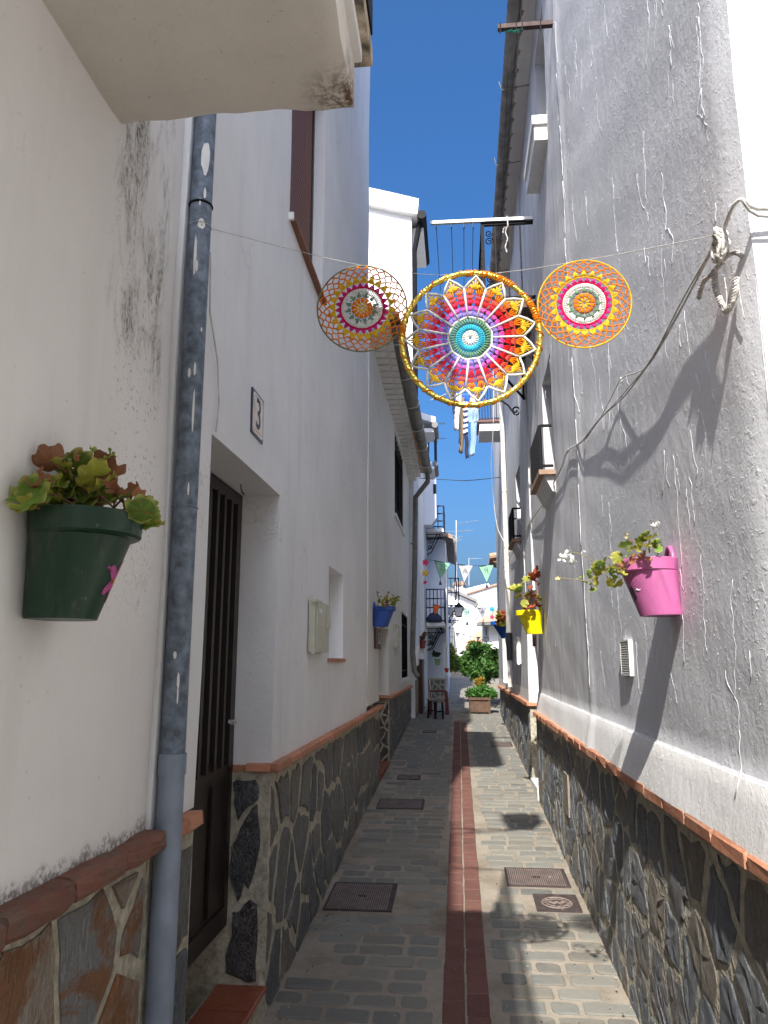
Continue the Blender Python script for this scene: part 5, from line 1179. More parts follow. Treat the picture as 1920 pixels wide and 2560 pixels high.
# blue pot plant
Yb = 7.35
bl_ = [(ony(x, y, Yb+rl.uniform(-.08, .08)), s_, {'Y': LY, 'R': LR, 'G': LG, 'D': LD}[k]) for x, y, s_, k in ((815, 1282, .016, 'D'), (822, 1290, .012, 'G'), (820, 1298, .018, 'G'), (828, 1302, .022, 'Y'), (834, 1292, .02, 'Y'), (838, 1300, .02, 'D'), (845, 1296, .02, 'Y'), (850, 1288, .018, 'G'), (856, 1296, .02, 'Y'), (860, 1290, .014, 'G'), (848, 1304, .018, 'G'), (828, 1310, .02, 'D'), (838, 1308, .018, 'Y'), (840, 1282, .012, 'D'), (818, 1308, .016, 'D'), (846, 1312, .014, 'Y'), (862, 1298, .012, 'Y'))]
bb = Vector((XL+.12, 7.42, 2.09))
def ptb(*xy): return [ony(x, y, Yb) for x, y in xy]
plant('thin geranium with small olive leaves in the left blue pot', tuple(bb), bl_, [[bb]+ptb((822, 1300), (814, 1282)), [bb]+ptb((840, 1300), (858, 1290)), [bb]+ptb((835, 1295), (838, 1280)), [bb]+ptb((850, 1312), (856, 1300))], stemmat=STEMR, seed=6, sr=.004)
# far blue pot plant (orange)
LO = leafmesh('leaf', leafmat('orange_leaf', (.45, .22, .05)), 5)
Yf = 10.9; ol = [(ony(rl.uniform(1075, 1093), rl.uniform(1322, 1352), Yf+rl.uniform(-.1, .1)), rl.uniform(.02, .035), rl.choice([LO, LO, LR, LY, LDG])) for _ in range(34)]
bf = Vector((X2-.12, 11.1, 2.14)); plant('dense orange leaved plant in the farthest right blue pot', tuple(bf), ol, [[bf, o_[0]] for o_ in ol[::5]], seed=8, sr=.004)
# ================================================================== CROCHET HOOPS
YARN = {}
def yarn(name, c):
    if name not in YARN:
        s = M_('yarn_'+name, .95, spec=.15); n1 = s.noise(260, 2, .6); s.col(s.mix(s.ramp(n1, [(.3, 0.), (.7, 1.)]), [v*.72 for v in c], [min(1, v*1.1) for v in c])); s.bump(n1, .0015, .8)
        tr = s.n('ShaderNodeBsdfTranslucent'); tr.inputs[0].default_value = tuple(c)+(1,); mx = s.n('ShaderNodeMixShader'); mx.inputs[0].default_value = .25
        s.l(s.b.outputs[0], mx.inputs[1]); s.l(tr.outputs[0], mx.inputs[2]); s.l(mx.outputs[0], s.t.nodes['Material Output'].inputs[0]); YARN[name] = s.m
    return YARN[name]
yc_ = dict(white=(.86, .84, .78), cyan=(.06, .52, .68), green=(.17, .34, .22), lilac=(.36, .26, .72), magenta=(.75, .14, .52), red=(.72, .02, .03), coral=(.80, .12, .07), orange=(.88, .25, .01), yellow=(.88, .56, .04), hotpink=(.72, .04, .28), sage=(.22, .34, .22), crimson=(.62, .01, .07))
for k_, v_ in yc_.items(): yarn(k_, v_)
def gold():
    s = M_('gold_foil', .28, .9, .5); n1 = s.n('ShaderNodeTexVoronoi', Scale=150.0); s.l(s.co, n1.inputs['Vector'])
    s.col(s.mix(s.ramp(n1.outputs[0], [(.2, 0.), (.8, 1.)]), (.62, .42, .05), (.90, .76, .16))); s.bump(n1.outputs[0], .002, .8); return s.m
GOLD = gold()
class Disc:
    def __init__(s, c, R, rot=0.0, tilt=0.0, wob=0.0, seed=1):
        s.c = Vector(c); s.R = R; s.rot = rot; s.t = tilt; s.r = random.Random(seed); s.U = Vector((math.cos(tilt), math.sin(tilt), 0)); s.V = Vector((0, -.06, 1)).normalized(); s.N = s.U.cross(s.V); s.mb = {}; s.w = wob
    def P(s, r, a, h=0): a += s.rot; return s.c+(s.U*math.cos(a)+s.V*math.sin(a))*(r*s.R)+s.N*(h+s.w*math.sin(2*a)*r)
    def m(s, k): return s.mb.setdefault(k, MB())
    def strand(s, k, pts, th, n=5): s.m(k).tube([s.P(r, a, h+s.r.uniform(-.0006, .0006)) for r, a, h in pts], th, n)
    def circle(s, k, r, th, n=60, wob=0): s.strand(k, [(r*(1+wob*math.cos(i*9*math.pi/n*2)), 2*math.pi*i/n, 0) for i in range(n+1)], th)
    def vshell(s, k, r0, r1, a, w, n=4, th=.0022, h=0):      # a fan of stitches spreading outward
        for i in range(n):
            f = (i/(n-1)-.5); s.strand(k, [(r0, a+f*w*.35, h), ((r0+r1)/2, a+f*w*.8, h+.002), (r1, a+f*w, h)], th, 5)
    def flush(s, parent, names):
        for k, mb in s.mb.items(): stuff(mb.build(names.get(k, k+'_crochet'), YARN.get(k) or GOLD, parent, smooth=True))
YH = 2.07
cM = ony(1016, 731, YH); RM = .198
H = thing('crochet_hoop', 'large gold hoop with rainbow crochet star, centre of the three', 'hanging ornament', tuple(cM), 'crochet hoops hung across the lane')
d = Disc(cM, RM, rot=math.pi/2+.10, tilt=.0, seed=5)
hoop = MB(); hoop.ring(cM, RM*1.0, .0080, d.U, d.V, 96, 10); hoop.build('hoop', GOLD, H, smooth=True)
# orange yarn wound round the hoop
m = MB(); tot = 30
pts = []
for i in range(tot*10):
    a = 2*math.pi*i/(tot*10); b = i*2*math.pi/10; rad = .0092; dd = d.U*math.cos(a)+d.V*math.sin(a); pts.append(cM+dd*(RM+rad*math.cos(b))+d.N*(rad*math.sin(b)))
m.tube(pts+[pts[0]], .0018, 5)
for a0, w in ((.9, .5), (.2, .4), (2.9, .2), (1.5, .15)):
    for k in range(int(w*26)):
        a = a0+w*k/(w*26)+d.r.uniform(-.01, .01); dd = d.U*math.cos(a)+d.V*math.sin(a); tt = -d.U*math.sin(a)+d.V*math.cos(a)
        m.tube([cM+dd*(RM+.0096*math.cos(b))+d.N*(.0096*math.sin(b))+tt*(b*.0012) for b in [j*math.pi/4 for j in range(9)]], .0018, 5)
m.build('yarn_wrap', YARN['orange'], H, smooth=True)
NS = 15
# centre
for k in range(16): a = 2*math.pi*k/16; d.strand('white', [(.02, a, 0), (.115, a, .0015)], .0028)
d.circle('white', .115, .0022); d.circle('white', .03, .002, 14)
for k in range(34): a = 2*math.pi*k/34; d.strand('cyan', [(.12, a, 0), (.20, a+.05, .002)], .0030)
d.circle('cyan', .155, .0018); d.circle('cyan', .205, .0022)
for k in range(42): a = 2*math.pi*k/42; d.strand('green', [(.215, a, 0), (.29, a+.05, .002)], .0030)
d.circle('green', .25, .0018); d.circle('green', .295, .0022)
d.circle('white', .318, .0036, 75, .02)
rings = [('lilac', .33, .41), ('magenta', .41, .49), ('red', .49, .595), ('coral', .585, .665), ('orange', .655, .765)]
for s_ in range(NS):
    a0 = 2*math.pi*(s_+.5)/NS; w = 2*math.pi/NS
    d.strand('white', [(.32, a0-w/2, .003), (.55, a0-w/2, .004), (.765, a0-w/2, .003)], .0034); d.strand('white', [(.32, a0-w/2+.012, .002), (.765, a0-w/2+.006, .002)], .0018)
    d.strand('white', [(.765, a0-w/2, .002), (.86, a0-w/4, .002), (.955, a0, .002), (.86, a0+w/4, .002), (.765, a0+w/2, .002)], .0036)
    d.strand('white', [(.775, a0-w/2, .0), (.865, a0-w/4+.02, .0), (.94, a0, .0), (.865, a0+w/4-.02, .0), (.775, a0+w/2, .0)], .0024)
    d.strand('white', [(.95, a0, .001), (1.0, a0+.01, .001)], .0014)
    for k_, r0, r1 in rings:
        n = 4
        for sg in (-1, 1):
            aa = a0+sg*w*.235; d.vshell(k_, r0+.006, r1-.004, aa, w*.36, n, .0022, .001*sg)
        d.strand(k_, [(r1-.008, a0-w*.42, .001), (r1, a0-w*.2, .001), (r1-.012, a0, .001), (r1, a0+w*.2, .001), (r1-.008, a0+w*.42, .001)], .0012)
    for i in range(9):
        f = i/8-.5; rr = .93-.30*abs(f)*1.15; d.strand('yellow', [(.745, a0+f*w*.10, .001), (.80, a0+f*w*.5, .003), (rr-.02, a0+f*w*.78, .001)], .0025)
d.flush(H, dict(white='white_outline', cyan='cyan_ring', green='green_ring', lilac='lilac_ring', magenta='pink_ring', red='red_ring', coral='coral_ring', orange='orange_ring', yellow='yellow_points'))
def small_hoop(px, py, R, label, rot, tilt, outer, seed, Y=YH):
    c = ony(px, py, Y); t = thing('crochet_hoop', label, 'hanging ornament', tuple(c), 'crochet hoops hung across the lane'); d = Disc(c, R, rot, tilt, .002, seed)
    mb = MB(); mb.ring(c, R, .0024, d.U, d.V, 72, 6); mb.build('hoop', outer, t, smooth=True)
    n = 30
    for k in range(n):
        a = 2*math.pi*k/n; w = 2*math.pi/n
        for sg in (-1, 1):
            d.strand('orange', [(.99, a, 0), (.945, a+sg*w*.12, .001), (.90, a+sg*w*.5, .001), (.86, a+sg*w*.5, .001), (.815, a+sg*w*.12, .001), (.79, a, 0), (.76, a+sg*w*.15, .0), (.715, a+sg*w*.5, .0)], .0022, 4)
    N = 24
    for k in range(N):
        a = 2*math.pi*k/N; w = 2*math.pi/N
        for i in range(6): f = i/5-.5; d.strand('yellow', [(.615, a+f*w*.95, 0), (.70-.02*abs(f), a+f*w*.45, .001), (.765-.07*abs(f), a+f*w*.2, 0)], .0018, 4)
        for i in range(5): f = i/4-.5; d.strand('hotpink', [(.49, a+w/2+f*w*.9, 0), (.55, a+w/2+f*w*.4, .001), (.605-.05*abs(f), a+w/2+f*w*.12, 0)], .0017, 4)
    d.circle('yellow', .61, .002)
    d.circle('crimson', .485, .0028, 72, .006); d.circle('crimson', .468, .0018)
    for k in range(64): a = 2*math.pi*k/64; d.strand('white', [(.35, a, 0), (.455, a+.02, .0012)], .0021, 4)
    d.circle('white', .455, .002); d.circle('white', .345, .0022)
    for k in range(30): a = 2*math.pi*k/30; d.strand('sage', [(.27, a, 0), (.32, a+.05, .001)], .0018, 4)
    for k in range(12):
        a = 2*math.pi*k/12
        for i in range(4): f = i/3-.5; d.strand('sage', [(.255, a+f*.18, .001), (.30, a+f*.14, .002), (.345+.03*(i % 2), a+f*.03, .0015)], .002, 4)
        d.vshell('orange', .125, .235, a+.26, .34, 4, .0021, .001)
    for k in range(8): a = 2*math.pi*k/8; d.strand('yellow', [(.035, a, 0), (.13, a, .002)], .003, 5)
    d.circle('yellow', .13, .0018, 30)
    # white plastic fishing line ring behind the centre
    d.flush(t, dict(white='white_ring', orange='orange_net', yellow='yellow_points', hotpink='pink_points', crimson='red_ring', sage='green_leaves')); return t, c
t1, c1 = small_hoop(782, 666, .1325, 'left small lace hoop with orange net edge, before the white wall', .2, .05, plain('green_brown_hoop', (.18, .17, .07), .7), 21)
t2, c2_ = small_hoop(1262, 656, .1310, 'right small lace hoop with yellow rim, before the grey wall', .5, -.04, YARN['yellow'], 22)
# thin wires they hang from
wa = Vector((-.745, 2.17, 2.76+.42)); wp = onx(460, 495, -.745)
m = MB(); tops = [c1+Vector((0, 0, .13)), cM+Vector((-.03, 0, RM+.005)), c2_+Vector((0, 0, .128))]
wl = smooth_line([wp, c1+Vector((.01, 0, .134)), cM+Vector((0, .004, RM+.003)), c2_+Vector((0, 0, .134)), kp], 4)
m.tube(wl, .0011, 4); m.ring((-.783, 2.10, wp.z), .036, .0012, (1, 0, 0), (0, 1, 0), 18, 4)
tag(m.build('hanging_wire', CABLE), 'thin wire across the lane carrying the three crochet hoops', 'wire')
# ================================================================== LANTERNS
def lantern(label, px, py, Y, h, arm=None, wallx=None):
    c = ony(px, py, Y) if py is not None else Vector(px); t = thing('street_lantern', label, 'lantern', tuple(c), 'wall lanterns'); w = h*.36
    m = MB(); T = c.z+h*.16; Bm = c.z-h*.5
    for sx in (-1, 1):
        for sy in (-1, 1): m.bar((c.x+sx*w*.6, c.y+sy*w*.6, Bm), (c.x+sx*w, c.y+sy*w, T), .014*h/.4)
    m.box(c.x-w*.62, c.x+w*.62, c.y-w*.62, c.y+w*.62, Bm-.02, Bm); m.build('frame', IRON, t)
    m = MB(); m.add([(c.x-w*1.12, c.y-w*1.12, T), (c.x+w*1.12, c.y-w*1.12, T), (c.x+w*1.12, c.y+w*1.12, T), (c.x-w*1.12, c.y+w*1.12, T), (c.x-w*.4, c.y-w*.4, T+h*.24), (c.x+w*.4, c.y-w*.4, T+h*.24), (c.x+w*.4, c.y+w*.4, T+h*.24), (c.x-w*.4, c.y+w*.4, T+h*.24)], [(0, 1, 2, 3), (4, 5, 6, 7), (0, 1, 5, 4), (1, 2, 6, 5), (2, 3, 7, 6), (3, 0, 4, 7)])
    m.box(c.x-w*.3, c.x+w*.3, c.y-w*.3, c.y+w*.3, T+h*.24, T+h*.33); m.build('roof', IRON, t)
    m = MB(); q = .97
    m.add([(c.x+sx*w*.6*q, c.y+sy*w*.6*q, Bm+.002) for sx, sy in ((-1, -1), (1, -1), (1, 1), (-1, 1))]+[(c.x+sx*w*q, c.y+sy*w*q, T-.002) for sx, sy in ((-1, -1), (1, -1), (1, 1), (-1, 1))], [(0, 1, 5, 4), (1, 2, 6, 5), (2, 3, 7, 6), (3, 0, 4, 7)]); m.build('glass', plain('frosted_glass', (.55, .54, .50), .3), t)
    if wallx is not None:
        m = MB(); m.tube([(wallx, c.y, Bm-.10), (c.x, c.y, Bm-.10), (c.x, c.y, Bm)], .012, 6); scroll(m, ((wallx+c.x)/2, c.y, Bm-.17), .05, (1, 0, 0), (0, 0, 1)); m.tube([(wallx, c.y, Bm-.32), (c.x-.02*(1 if c.x > wallx else -1), c.y, Bm-.11)], .009, 5); m.build('arm', IRON, t)
    return t
lantern('street lantern beside the distant balcony, left of the far facade', 991, 1317, 19.5, .34, wallx=ony(966, 1400, 19.5).x)
lantern('small lantern before the far facade above the tree', 1021, 1382, 27.0, .40)
lp = thing  # (lamp post parts below)
pl2 = ony(1021, 1382, 27.0); m = MB(); m.tube([(pl2.x, 27.0, gz(27)), (pl2.x, 27.0, pl2.z-.24)], .03, 6); tag(m.build('lamp_post', IRON), 'slim dark post under the far lantern', 'post')
# lantern high on the near left house, above the picture: its shadow falls on the paving
lantern('lantern on a long arm high on the near left house', (-.15, 1.62, 5.25), None, 0, .40, wallx=XL)
# ================================================================== BUNTING
def flag(px0, px1, ytop0, ytop1, pxt, pyt, Y, mat, label, letter=None, tassel=True, grp='crocheted pennants strung across the lane'):
    a = ony(px0, ytop0, Y); b = ony(px1, ytop1, Y); c = ony(pxt, pyt, Y); t = thing('pennant', label, 'pennant', tuple((a+b)/2), grp)
    n = 5; m = MB(); grid = {}
    for s_ in (0, 1):
        for i in range(n+1):
            for j in range(n+1-i):
                u = i/n; v = j/n; p = a*(1-u-v)+b*u+c*v; p = p+Vector((0, .012*math.sin(u*6+v*4)+s_*.005, 0)); grid[s_, i, j] = len(m.v); m.v.append(tuple(p))
        for i in range(n):
            for j in range(n-i):
                m.f.append((grid[s_, i, j], grid[s_, i+1, j], grid[s_, i, j+1])); m.m.append(0)
                if i+j < n-1: m.f.append((grid[s_, i+1, j], grid[s_, i+1, j+1], grid[s_, i, j+1])); m.m.append(0)
    m.build('cloth', mat, t)
    m = MB(); k = Y/1900*1.2; m.tube([a, b, c, a], .0032*Y/7, 5); m.build('border', YB, t)
    if tassel:
        m = MB(); r_ = .0045*Y/7; m.lathe(c+Vector((0, 0, -.10*Y/14)), [(r_*3.2, 0), (r_*2.2, .04*Y/14), (r_*.8, .07*Y/14), (r_*.8, .10*Y/14)], 8); m.build('tassel', YB, t)
    if letter:
        m = MB(); cx = (a+b)/2+Vector((0, -.022, 0)); w = (b-a).length; hh = w*.55; cx = cx.lerp(c, .30)+Vector((0, -.016, 0))
        ux = (b-a).normalized(); uz = Vector((0, 0, 1))
        G = {'A': [[(-.35, -.5), (0, .5), (.35, -.5)], [(-.22, -.1), (.22, -.1)]], 'Z': [[(.4, .45), (-.4, .45), (.35, -.4), (-.45, -.4)]], 'P': [[(.25, -.5), (.25, .5), (-.1, .5), (-.28, .35), (-.28, .15), (-.1, 0), (.25, 0)]], 'M': [[(-.38, -.4), (-.35, .4), (0, -.1), (.35, .4), (.38, -.4)]], 'Zm': [[(-.4, .45), (.4, .45), (-.35, -.4), (.45, -.4)]]}
        for st_ in G[letter]: m.tube([cx+ux*(p[0]*w*.42)+uz*(p[1]*hh*.6) for p in st_], .0028*Y/9, 4)
        m.build('letter', YB, t)
    return t
YB = plain('navy_yarn', (.03, .04, .07), .9); MINT = plain('mint_yarn', (.25, .50, .34), .9, var=.12, scale=60); GREYY = plain('grey_yarn', (.42, .42, .44), .9, var=.1, scale=60); ORY = plain('orange_yarn', (.75, .13, .02), .9); MINT2 = plain('pale_mint_yarn', (.32, .46, .42), .9); GREY2 = plain('mid_grey_yarn', (.28, .28, .30), .9); DKG = plain('dark_grey_yarn', (.14, .15, .19), .9); REDY = plain('raspberry_yarn', (.62, .04, .14), .9); WHY = plain('white_yarn', (.62, .62, .62), .9)
Y1 = 14.0
def c2p(x, y): return ((1040+x/6.9125)/_S, (1230+y/6.9125)/_S)
def fl2(p0, p1, p2, Y, *a, **k): q0 = c2p(*p0); q1 = c2p(*p1); q2 = c2p(*p2); return flag(q0[0], q1[0], q0[1], q1[1], q2[0], q2[1], Y, *a, **k)
fl2((320, 1182), (595, 1240), (420, 1510), Y1, MINT, 'leftmost mint pennant with a letter Z, first string', 'Zm')
fl2((725, 1250), (985, 1275), (832, 1560), Y1, GREYY, 'pale grey pennant with a letter A between two mint ones', 'A')
fl2((1078, 1275), (1340, 1265), (1222, 1560), Y1, MINT, 'right mint pennant with a mirrored letter P, first string', 'P')
m = MB(); q = [ony(*c2p(x, y), Y1) for x, y in ((150, 1170), (320, 1182), (595, 1240), (725, 1250), (985, 1275), (1078, 1275), (1340, 1265), (1440, 1240))]; m.tube(q, .004, 4); tag(m.build('pennant_string', YB), 'string of the first row of pennants', 'string')
Y2_ = 15.2
def c3p(x, y): return ((1030+x/6.636)/_S, (1500+y/6.636)/_S)
def fl3(p0, p1, p2, Y, *a, **k): q0 = c3p(*p0); q1 = c3p(*p1); q2 = c3p(*p2); return flag(q0[0], q1[0], q0[1], q1[1], q2[0], q2[1], Y, *a, **k)
fl3((345, 72), (472, 95), (375, 250), Y2_, ORY, 'small orange pennant before the lower left balcony', tassel=False)
fl3((570, 130), (690, 130), (625, 290), 19.0, GREYY, 'pale grey pennant by the left street lantern', None)
fl3((842, 142), (990, 142), (915, 325), 19.0, MINT2, 'greenish pennant with a letter M, second string', 'M')
fl3((1085, 132), (1240, 116), (1180, 325), 19.0, GREY2, 'mid grey pennant with a letter A, second string', 'A')
m = MB(); m.tube([ony(*c3p(x, y), 19.0) for x, y in ((470, 110), (570, 130), (690, 130), (842, 142), (990, 142), (1085, 132), (1240, 116), (1330, 105), (1420, 160))], .005, 4); tag(m.build('pennant_string', CABLE), 'string of the second row of pennants', 'string')
for k, (p0, p1, p2, mt, lb) in enumerate((((730, 540), (800, 555), (745, 620), DKG, 'small dark grey pennant by the far white balcony'), ((840, 568), (915, 580), (852, 600), GREYY, 'folded pale pennant before the far facade'), ((958, 595), (1020, 600), (985, 690), WHY, 'white pennant left of the far arched door'), ((1070, 620), (1135, 610), (1095, 680), DKG, 'dark pennant right of the far arched door'), ((1285, 645), (1345, 640), (1312, 680), plain('pink_yarn', (.55, .22, .28), .9), 'folded pink pennant under the far window'), ((1308, 695), (1348, 700), (1326, 758), REDY, 'raspberry red pennant above the tree'), ((1388, 705), (1415, 720), (1412, 765), GREYY, 'thin grey pennant at far right above the tree'), ((1172, 625), (1260, 640), (1215, 690), plain('mauve_yarn', (.34, .14, .20), .9), 'mauve pennant before the far window balcony'), ((1155, 655), (1215, 665), (1180, 700), MATS['mauve_yarn'], 'lower mauve pennant left of the raspberry one'))):
    fl3(p0, p1, p2, 24.0, mt, lb, tassel=False, grp='third string of small pennants over the plaza')
m = MB(); m.tube([ony(*c3p(x, y), 24.0) for x, y in ((560, 500), (730, 540), (840, 568), (958, 595), (1135, 610), (1285, 645), (1345, 640), (1430, 600))], .006, 4); tag(m.build('pennant_string', CABLE), 'string of the third row of small pennants', 'string')
# hanging crochet flowers at the wall sides
def garland(items, label):
    t = None
    for (px, py, Y, r, mat, nm) in items:
        c = ony(px, py, Y)
        if t is None: t = thing('flower_garland', label, 'garland', tuple(c), 'crochet flower garlands on the walls'); top = c
        m = MB(); n = 20; vs = [c+Vector((0, -.006, 0))]
        for i in range(n): a = 2*math.pi*i/n; rr = r*(1+.22*math.cos(5*a)); vs.append(c+Vector((rr*math.cos(a), 0, rr*math.sin(a))))
        vs.append(c+Vector((0, .010, 0))); m.add(vs, [(0, i+1, (i+1) % n+1) for i in range(n)]+[(n+1, (i+1) % n+1, i+1) for i in range(n)]); m.build('flower', mat, t)
    m = MB(); m.tube([top+Vector((0, .004, .12)), ony(items[-1][0], items[-1][1], items[-1][2])], .004, 4); m.build('cord', YB, t)
HP = plain('hot_pink_yarn', (.70, .03, .12), .9); OY = plain('ochre_yarn', (.75, .42, .06), .9); TE = plain('teal_yarn', (.03, .28, .36), .9)
garland([(919, 1215, 14.6, .055, HP, 'f'), (919, 1238, 14.6, .06, OY, 'f'), (918, 1258, 14.6, .035, HP, 'f')], 'pink and ochre crochet flowers hanging on the left')
garland([(1082, 1226, 13.4, .055, HP, 'f'), (1083, 1250, 13.4, .05, OY, 'f'), (1084, 1271, 13.4, .03, HP, 'f')], 'pink and ochre crochet flowers hanging on the right')
garland([(1063, 1316, 17.5, .06, TE, 'f'), (1063, 1333, 17.5, .045, HP, 'f')], 'teal and red crochet flowers over the right plaza roof')
# ================================================================== END OF LANE : tree planter, stools, chair, pots
YP = 13.95
PB = thing('planter_box', 'large brown wooden planter box at the top of the lane', 'planter', (.36, YP+.15, gz(YP)))
a = ony(1014, 1547, YP); b_ = ony(1060, 1547, YP); tpz = ony(1040, 1507, YP).z; zb = gz(YP)
PW = plain('planter_wood', (.10, .055, .034), .75, var=.35, scale=14, bump=.006)
x0, x1 = a.x, b_.x
for k in range(5): w = (x1-x0-.04)/5; MB().box(x0+.02+k*w+.002, x0+.02+(k+1)*w-.002, YP, YP+.02, zb+.03, tpz-.04).build('plank', PW, PB)
MB().box(x0+.02, x1-.02, YP+.021, YP+.38, zb+.03, tpz-.045).build('body', PW, PB)
for xx in (x0, x1-.035): MB().box(xx, xx+.035, YP-.012, YP+.39, zb-.01, tpz-.041).build('corner_post', PW, PB)
MB().box(x0-.015, x1+.015, YP-.025, YP+.40, tpz-.040, tpz).build('rim', PW, PB)
def leafcloud(name, blobs, n, size, mats, seed, parent=None, elong=1.8, core=None):
    rc = random.Random(seed); m = MB()
    for _ in range(n):
        b = rc.choices(blobs, weights=[q[3]**2 for q in blobs])[0]; c = Vector(b[:3]); r = b[3]
        while True:
            v = Vector([rc.uniform(-1, 1) for _ in range(3)])
            if .25 < v.length < 1: break
        v = v.normalized()*(v.length**.45); p = c+v*r*(rc.uniform(.62, 1.12) if rc.random() < .9 else rc.uniform(1.1, 1.45)); s_ = size*rc.uniform(.6, 1.4)
        u = (v+Vector([rc.uniform(-1, 1) for _ in range(3)])).normalized(); w = u.cross(Vector([rc.uniform(-1, 1) for _ in range(3)])).normalized(); nn = u.cross(w)
        m.cur = rc.choices(range(len(mats)), weights=[max(.1, 3-i) for i in range(len(mats))])[0]
        m.add([p-u*s_*elong/2, p+w*s_*.4+nn*s_*.1, p+u*s_*elong/2, p-w*s_*.4+nn*s_*.1], [(0, 1, 2, 3)])
    m.cur = 0
    return m.build(name, mats, parent)
def lm(name, c):
    s = M_(name, .5, spec=.4); s.col(c); tr = s.n('ShaderNodeBsdfTranslucent'); tr.inputs[0].default_value = tuple(v*1.2 for v in c)+(1,); mx = s.n('ShaderNodeMixShader'); mx.inputs[0].default_value = .3
    s.l(s.b.outputs[0], mx.inputs[1]); s.l(tr.outputs[0], mx.inputs[2]); s.l(mx.outputs[0], s.t.nodes['Material Output'].inputs[0]); return s.m
LM = [lm('tree_leaf_a', (.06, .15, .03)), lm('tree_leaf_b', (.11, .24, .05)), lm('tree_leaf_c', (.035, .085, .02))]
LMY = [lm('shrub_leaf_a', (.16, .26, .04)), lm('shrub_leaf_b', (.30, .28, .05)), lm('shrub_leaf_c', (.08, .14, .03))]
LMO = [lm('rust_leaf_a', (.42, .20, .03)), lm('rust_leaf_b', (.30, .26, .04))]
TR = thing('citrus_tree', 'bushy green citrus tree standing behind the planter box', 'tree', (.45, 15.6, gz(15.6)))
def blob(px, py, Y, rp): c = ony(px, py, Y); return (c.x, c.y, c.z, rp*_S*Y/F_PX)
tb = [blob(1020, 1425, 15.6, 22), blob(1040, 1412, 15.7, 24), blob(1062, 1430, 15.6, 20), blob(1072, 1418, 15.5, 16), blob(1005, 1445, 15.5, 14), blob(1030, 1450, 15.4, 20), blob(1058, 1448, 15.4, 20), blob(1045, 1462, 15.4, 14), blob(1075, 1450, 15.5, 13), blob(1000, 1430, 15.5, 12), blob(1025, 1400, 15.6, 14)]
leafcloud('crown', tb, 4600, .05, LM, 3, TR)
m = MB(); tt = ony(1045, 1470, 15.5); m.tube([(tt.x, 15.5, gz(15.5)), (tt.x+.01, 15.5, tt.z-.1), (tt.x-.01, 15.5, tt.z+.1)], [.05, .04, .035], 8); m.tube([(tt.x, 15.5, tt.z+.05), (tt.x-.2, 15.5, tt.z+.35)], .02, 6); m.tube([(tt.x, 15.5, tt.z+.05), (tt.x+.2, 15.5, tt.z+.35)], .02, 6); m.build('trunk', WOOD, TR)
SB = leafcloud('planter_shrub', [blob(1030, 1497, YP+.15, 11), blob(1043, 1493, YP+.15, 12), blob(1057, 1499, YP+.15, 10), blob(1015, 1497, YP+.1, 8), blob(1066, 1500, YP+.1, 6)], 1500, .035, [lm('herb_a', (.07, .20, .03)), lm('herb_b', (.10, .26, .05)), lm('herb_c', (.04, .10, .02))], 5, elong=3); tag(SB, 'bright green shrub growing in the brown planter box', 'shrub')
tag(leafcloud('croton_shrub', [blob(1036, 1475, YP+.5, 9), blob(1030, 1470, YP+.5, 5), blob(1040, 1468, YP+.5, 5)], 420, .03, LMO[::-1], 6, elong=2.5), 'yellow and rust leaved shrub between planter and tree', 'shrub')
tag(leafcloud('rust_shrub', [blob(1018, 1392, 17.5, 9), blob(1026, 1396, 17.5, 9), blob(1012, 1398, 17.5, 6)], 500, .035, LMO, 7), 'orange leaved shrub top showing behind the tree', 'shrub')
tag(leafcloud('yellow_green_bush', [blob(972, 1412, 21.5, 14), blob(978, 1430, 21.5, 14), blob(984, 1440, 21.5, 9), blob(968, 1440, 21.5, 12), blob(970, 1400, 21.6, 9)], 1300, .07, LMY, 8), 'yellow-green bush beside the shade-tinted house corner', 'bush')
tag(leafcloud('bare_shrub', [blob(1000, 1432, 22, 9), blob(1006, 1440, 22, 8)], 260, .04, [LMY[2], LMY[0]], 9), 'sparse thin shrub left of the citrus tree', 'shrub')
# stools, chair
def stool(c, r, h, label):
    t = thing('stool', label, 'stool', tuple(c), 'dark stools by the left wall'); m = MB(); m.lathe(Vector(c)+Vector((0, 0, h-.025)), [(r, 0), (r*1.04, .012), (r*.98, .025)], 16); m.build('seat', plain('worn_seat', (.16, .12, .10), .6, var=.5), t)
    for k in range(4):
        a = math.pi/4+k*math.pi/2; MB().tube([Vector(c)+Vector((r*1.0*math.cos(a), r*1.0*math.sin(a), 0)), Vector(c)+Vector((r*.75*math.cos(a), r*.75*math.sin(a), h-.025))], .016, 6).build('leg', IRON, t)
    MB().ring(Vector(c)+Vector((0, 0, h*.4)), r*.9, .007, (1, 0, 0), (0, 1, 0), 16, 5).build('stretcher', IRON, t)
s1 = gnd(933, 1551); s2 = gnd(949, 1553)
stool(s1, .088, .31, 'dark round stool nearer the wall, left one of the pair'); stool(s2, .092, .30, 'dark round stool on the right, before the red chair')
CH = thing('chair', 'dark red plastic armchair standing behind the stools', 'chair', tuple(gnd(950, 1545))); cc0 = gnd(950, 1545); RDP = plain('maroon_plastic', (.10, .012, .015), .4)
X0, Yc, Z0 = cc0.x, cc0.y+.15, gz(cc0.y+.15)
MB().box(X0-.14, X0+.12, Yc-.12, Yc+.14, Z0+.22, Z0+.245).build('seat', RDP, CH)
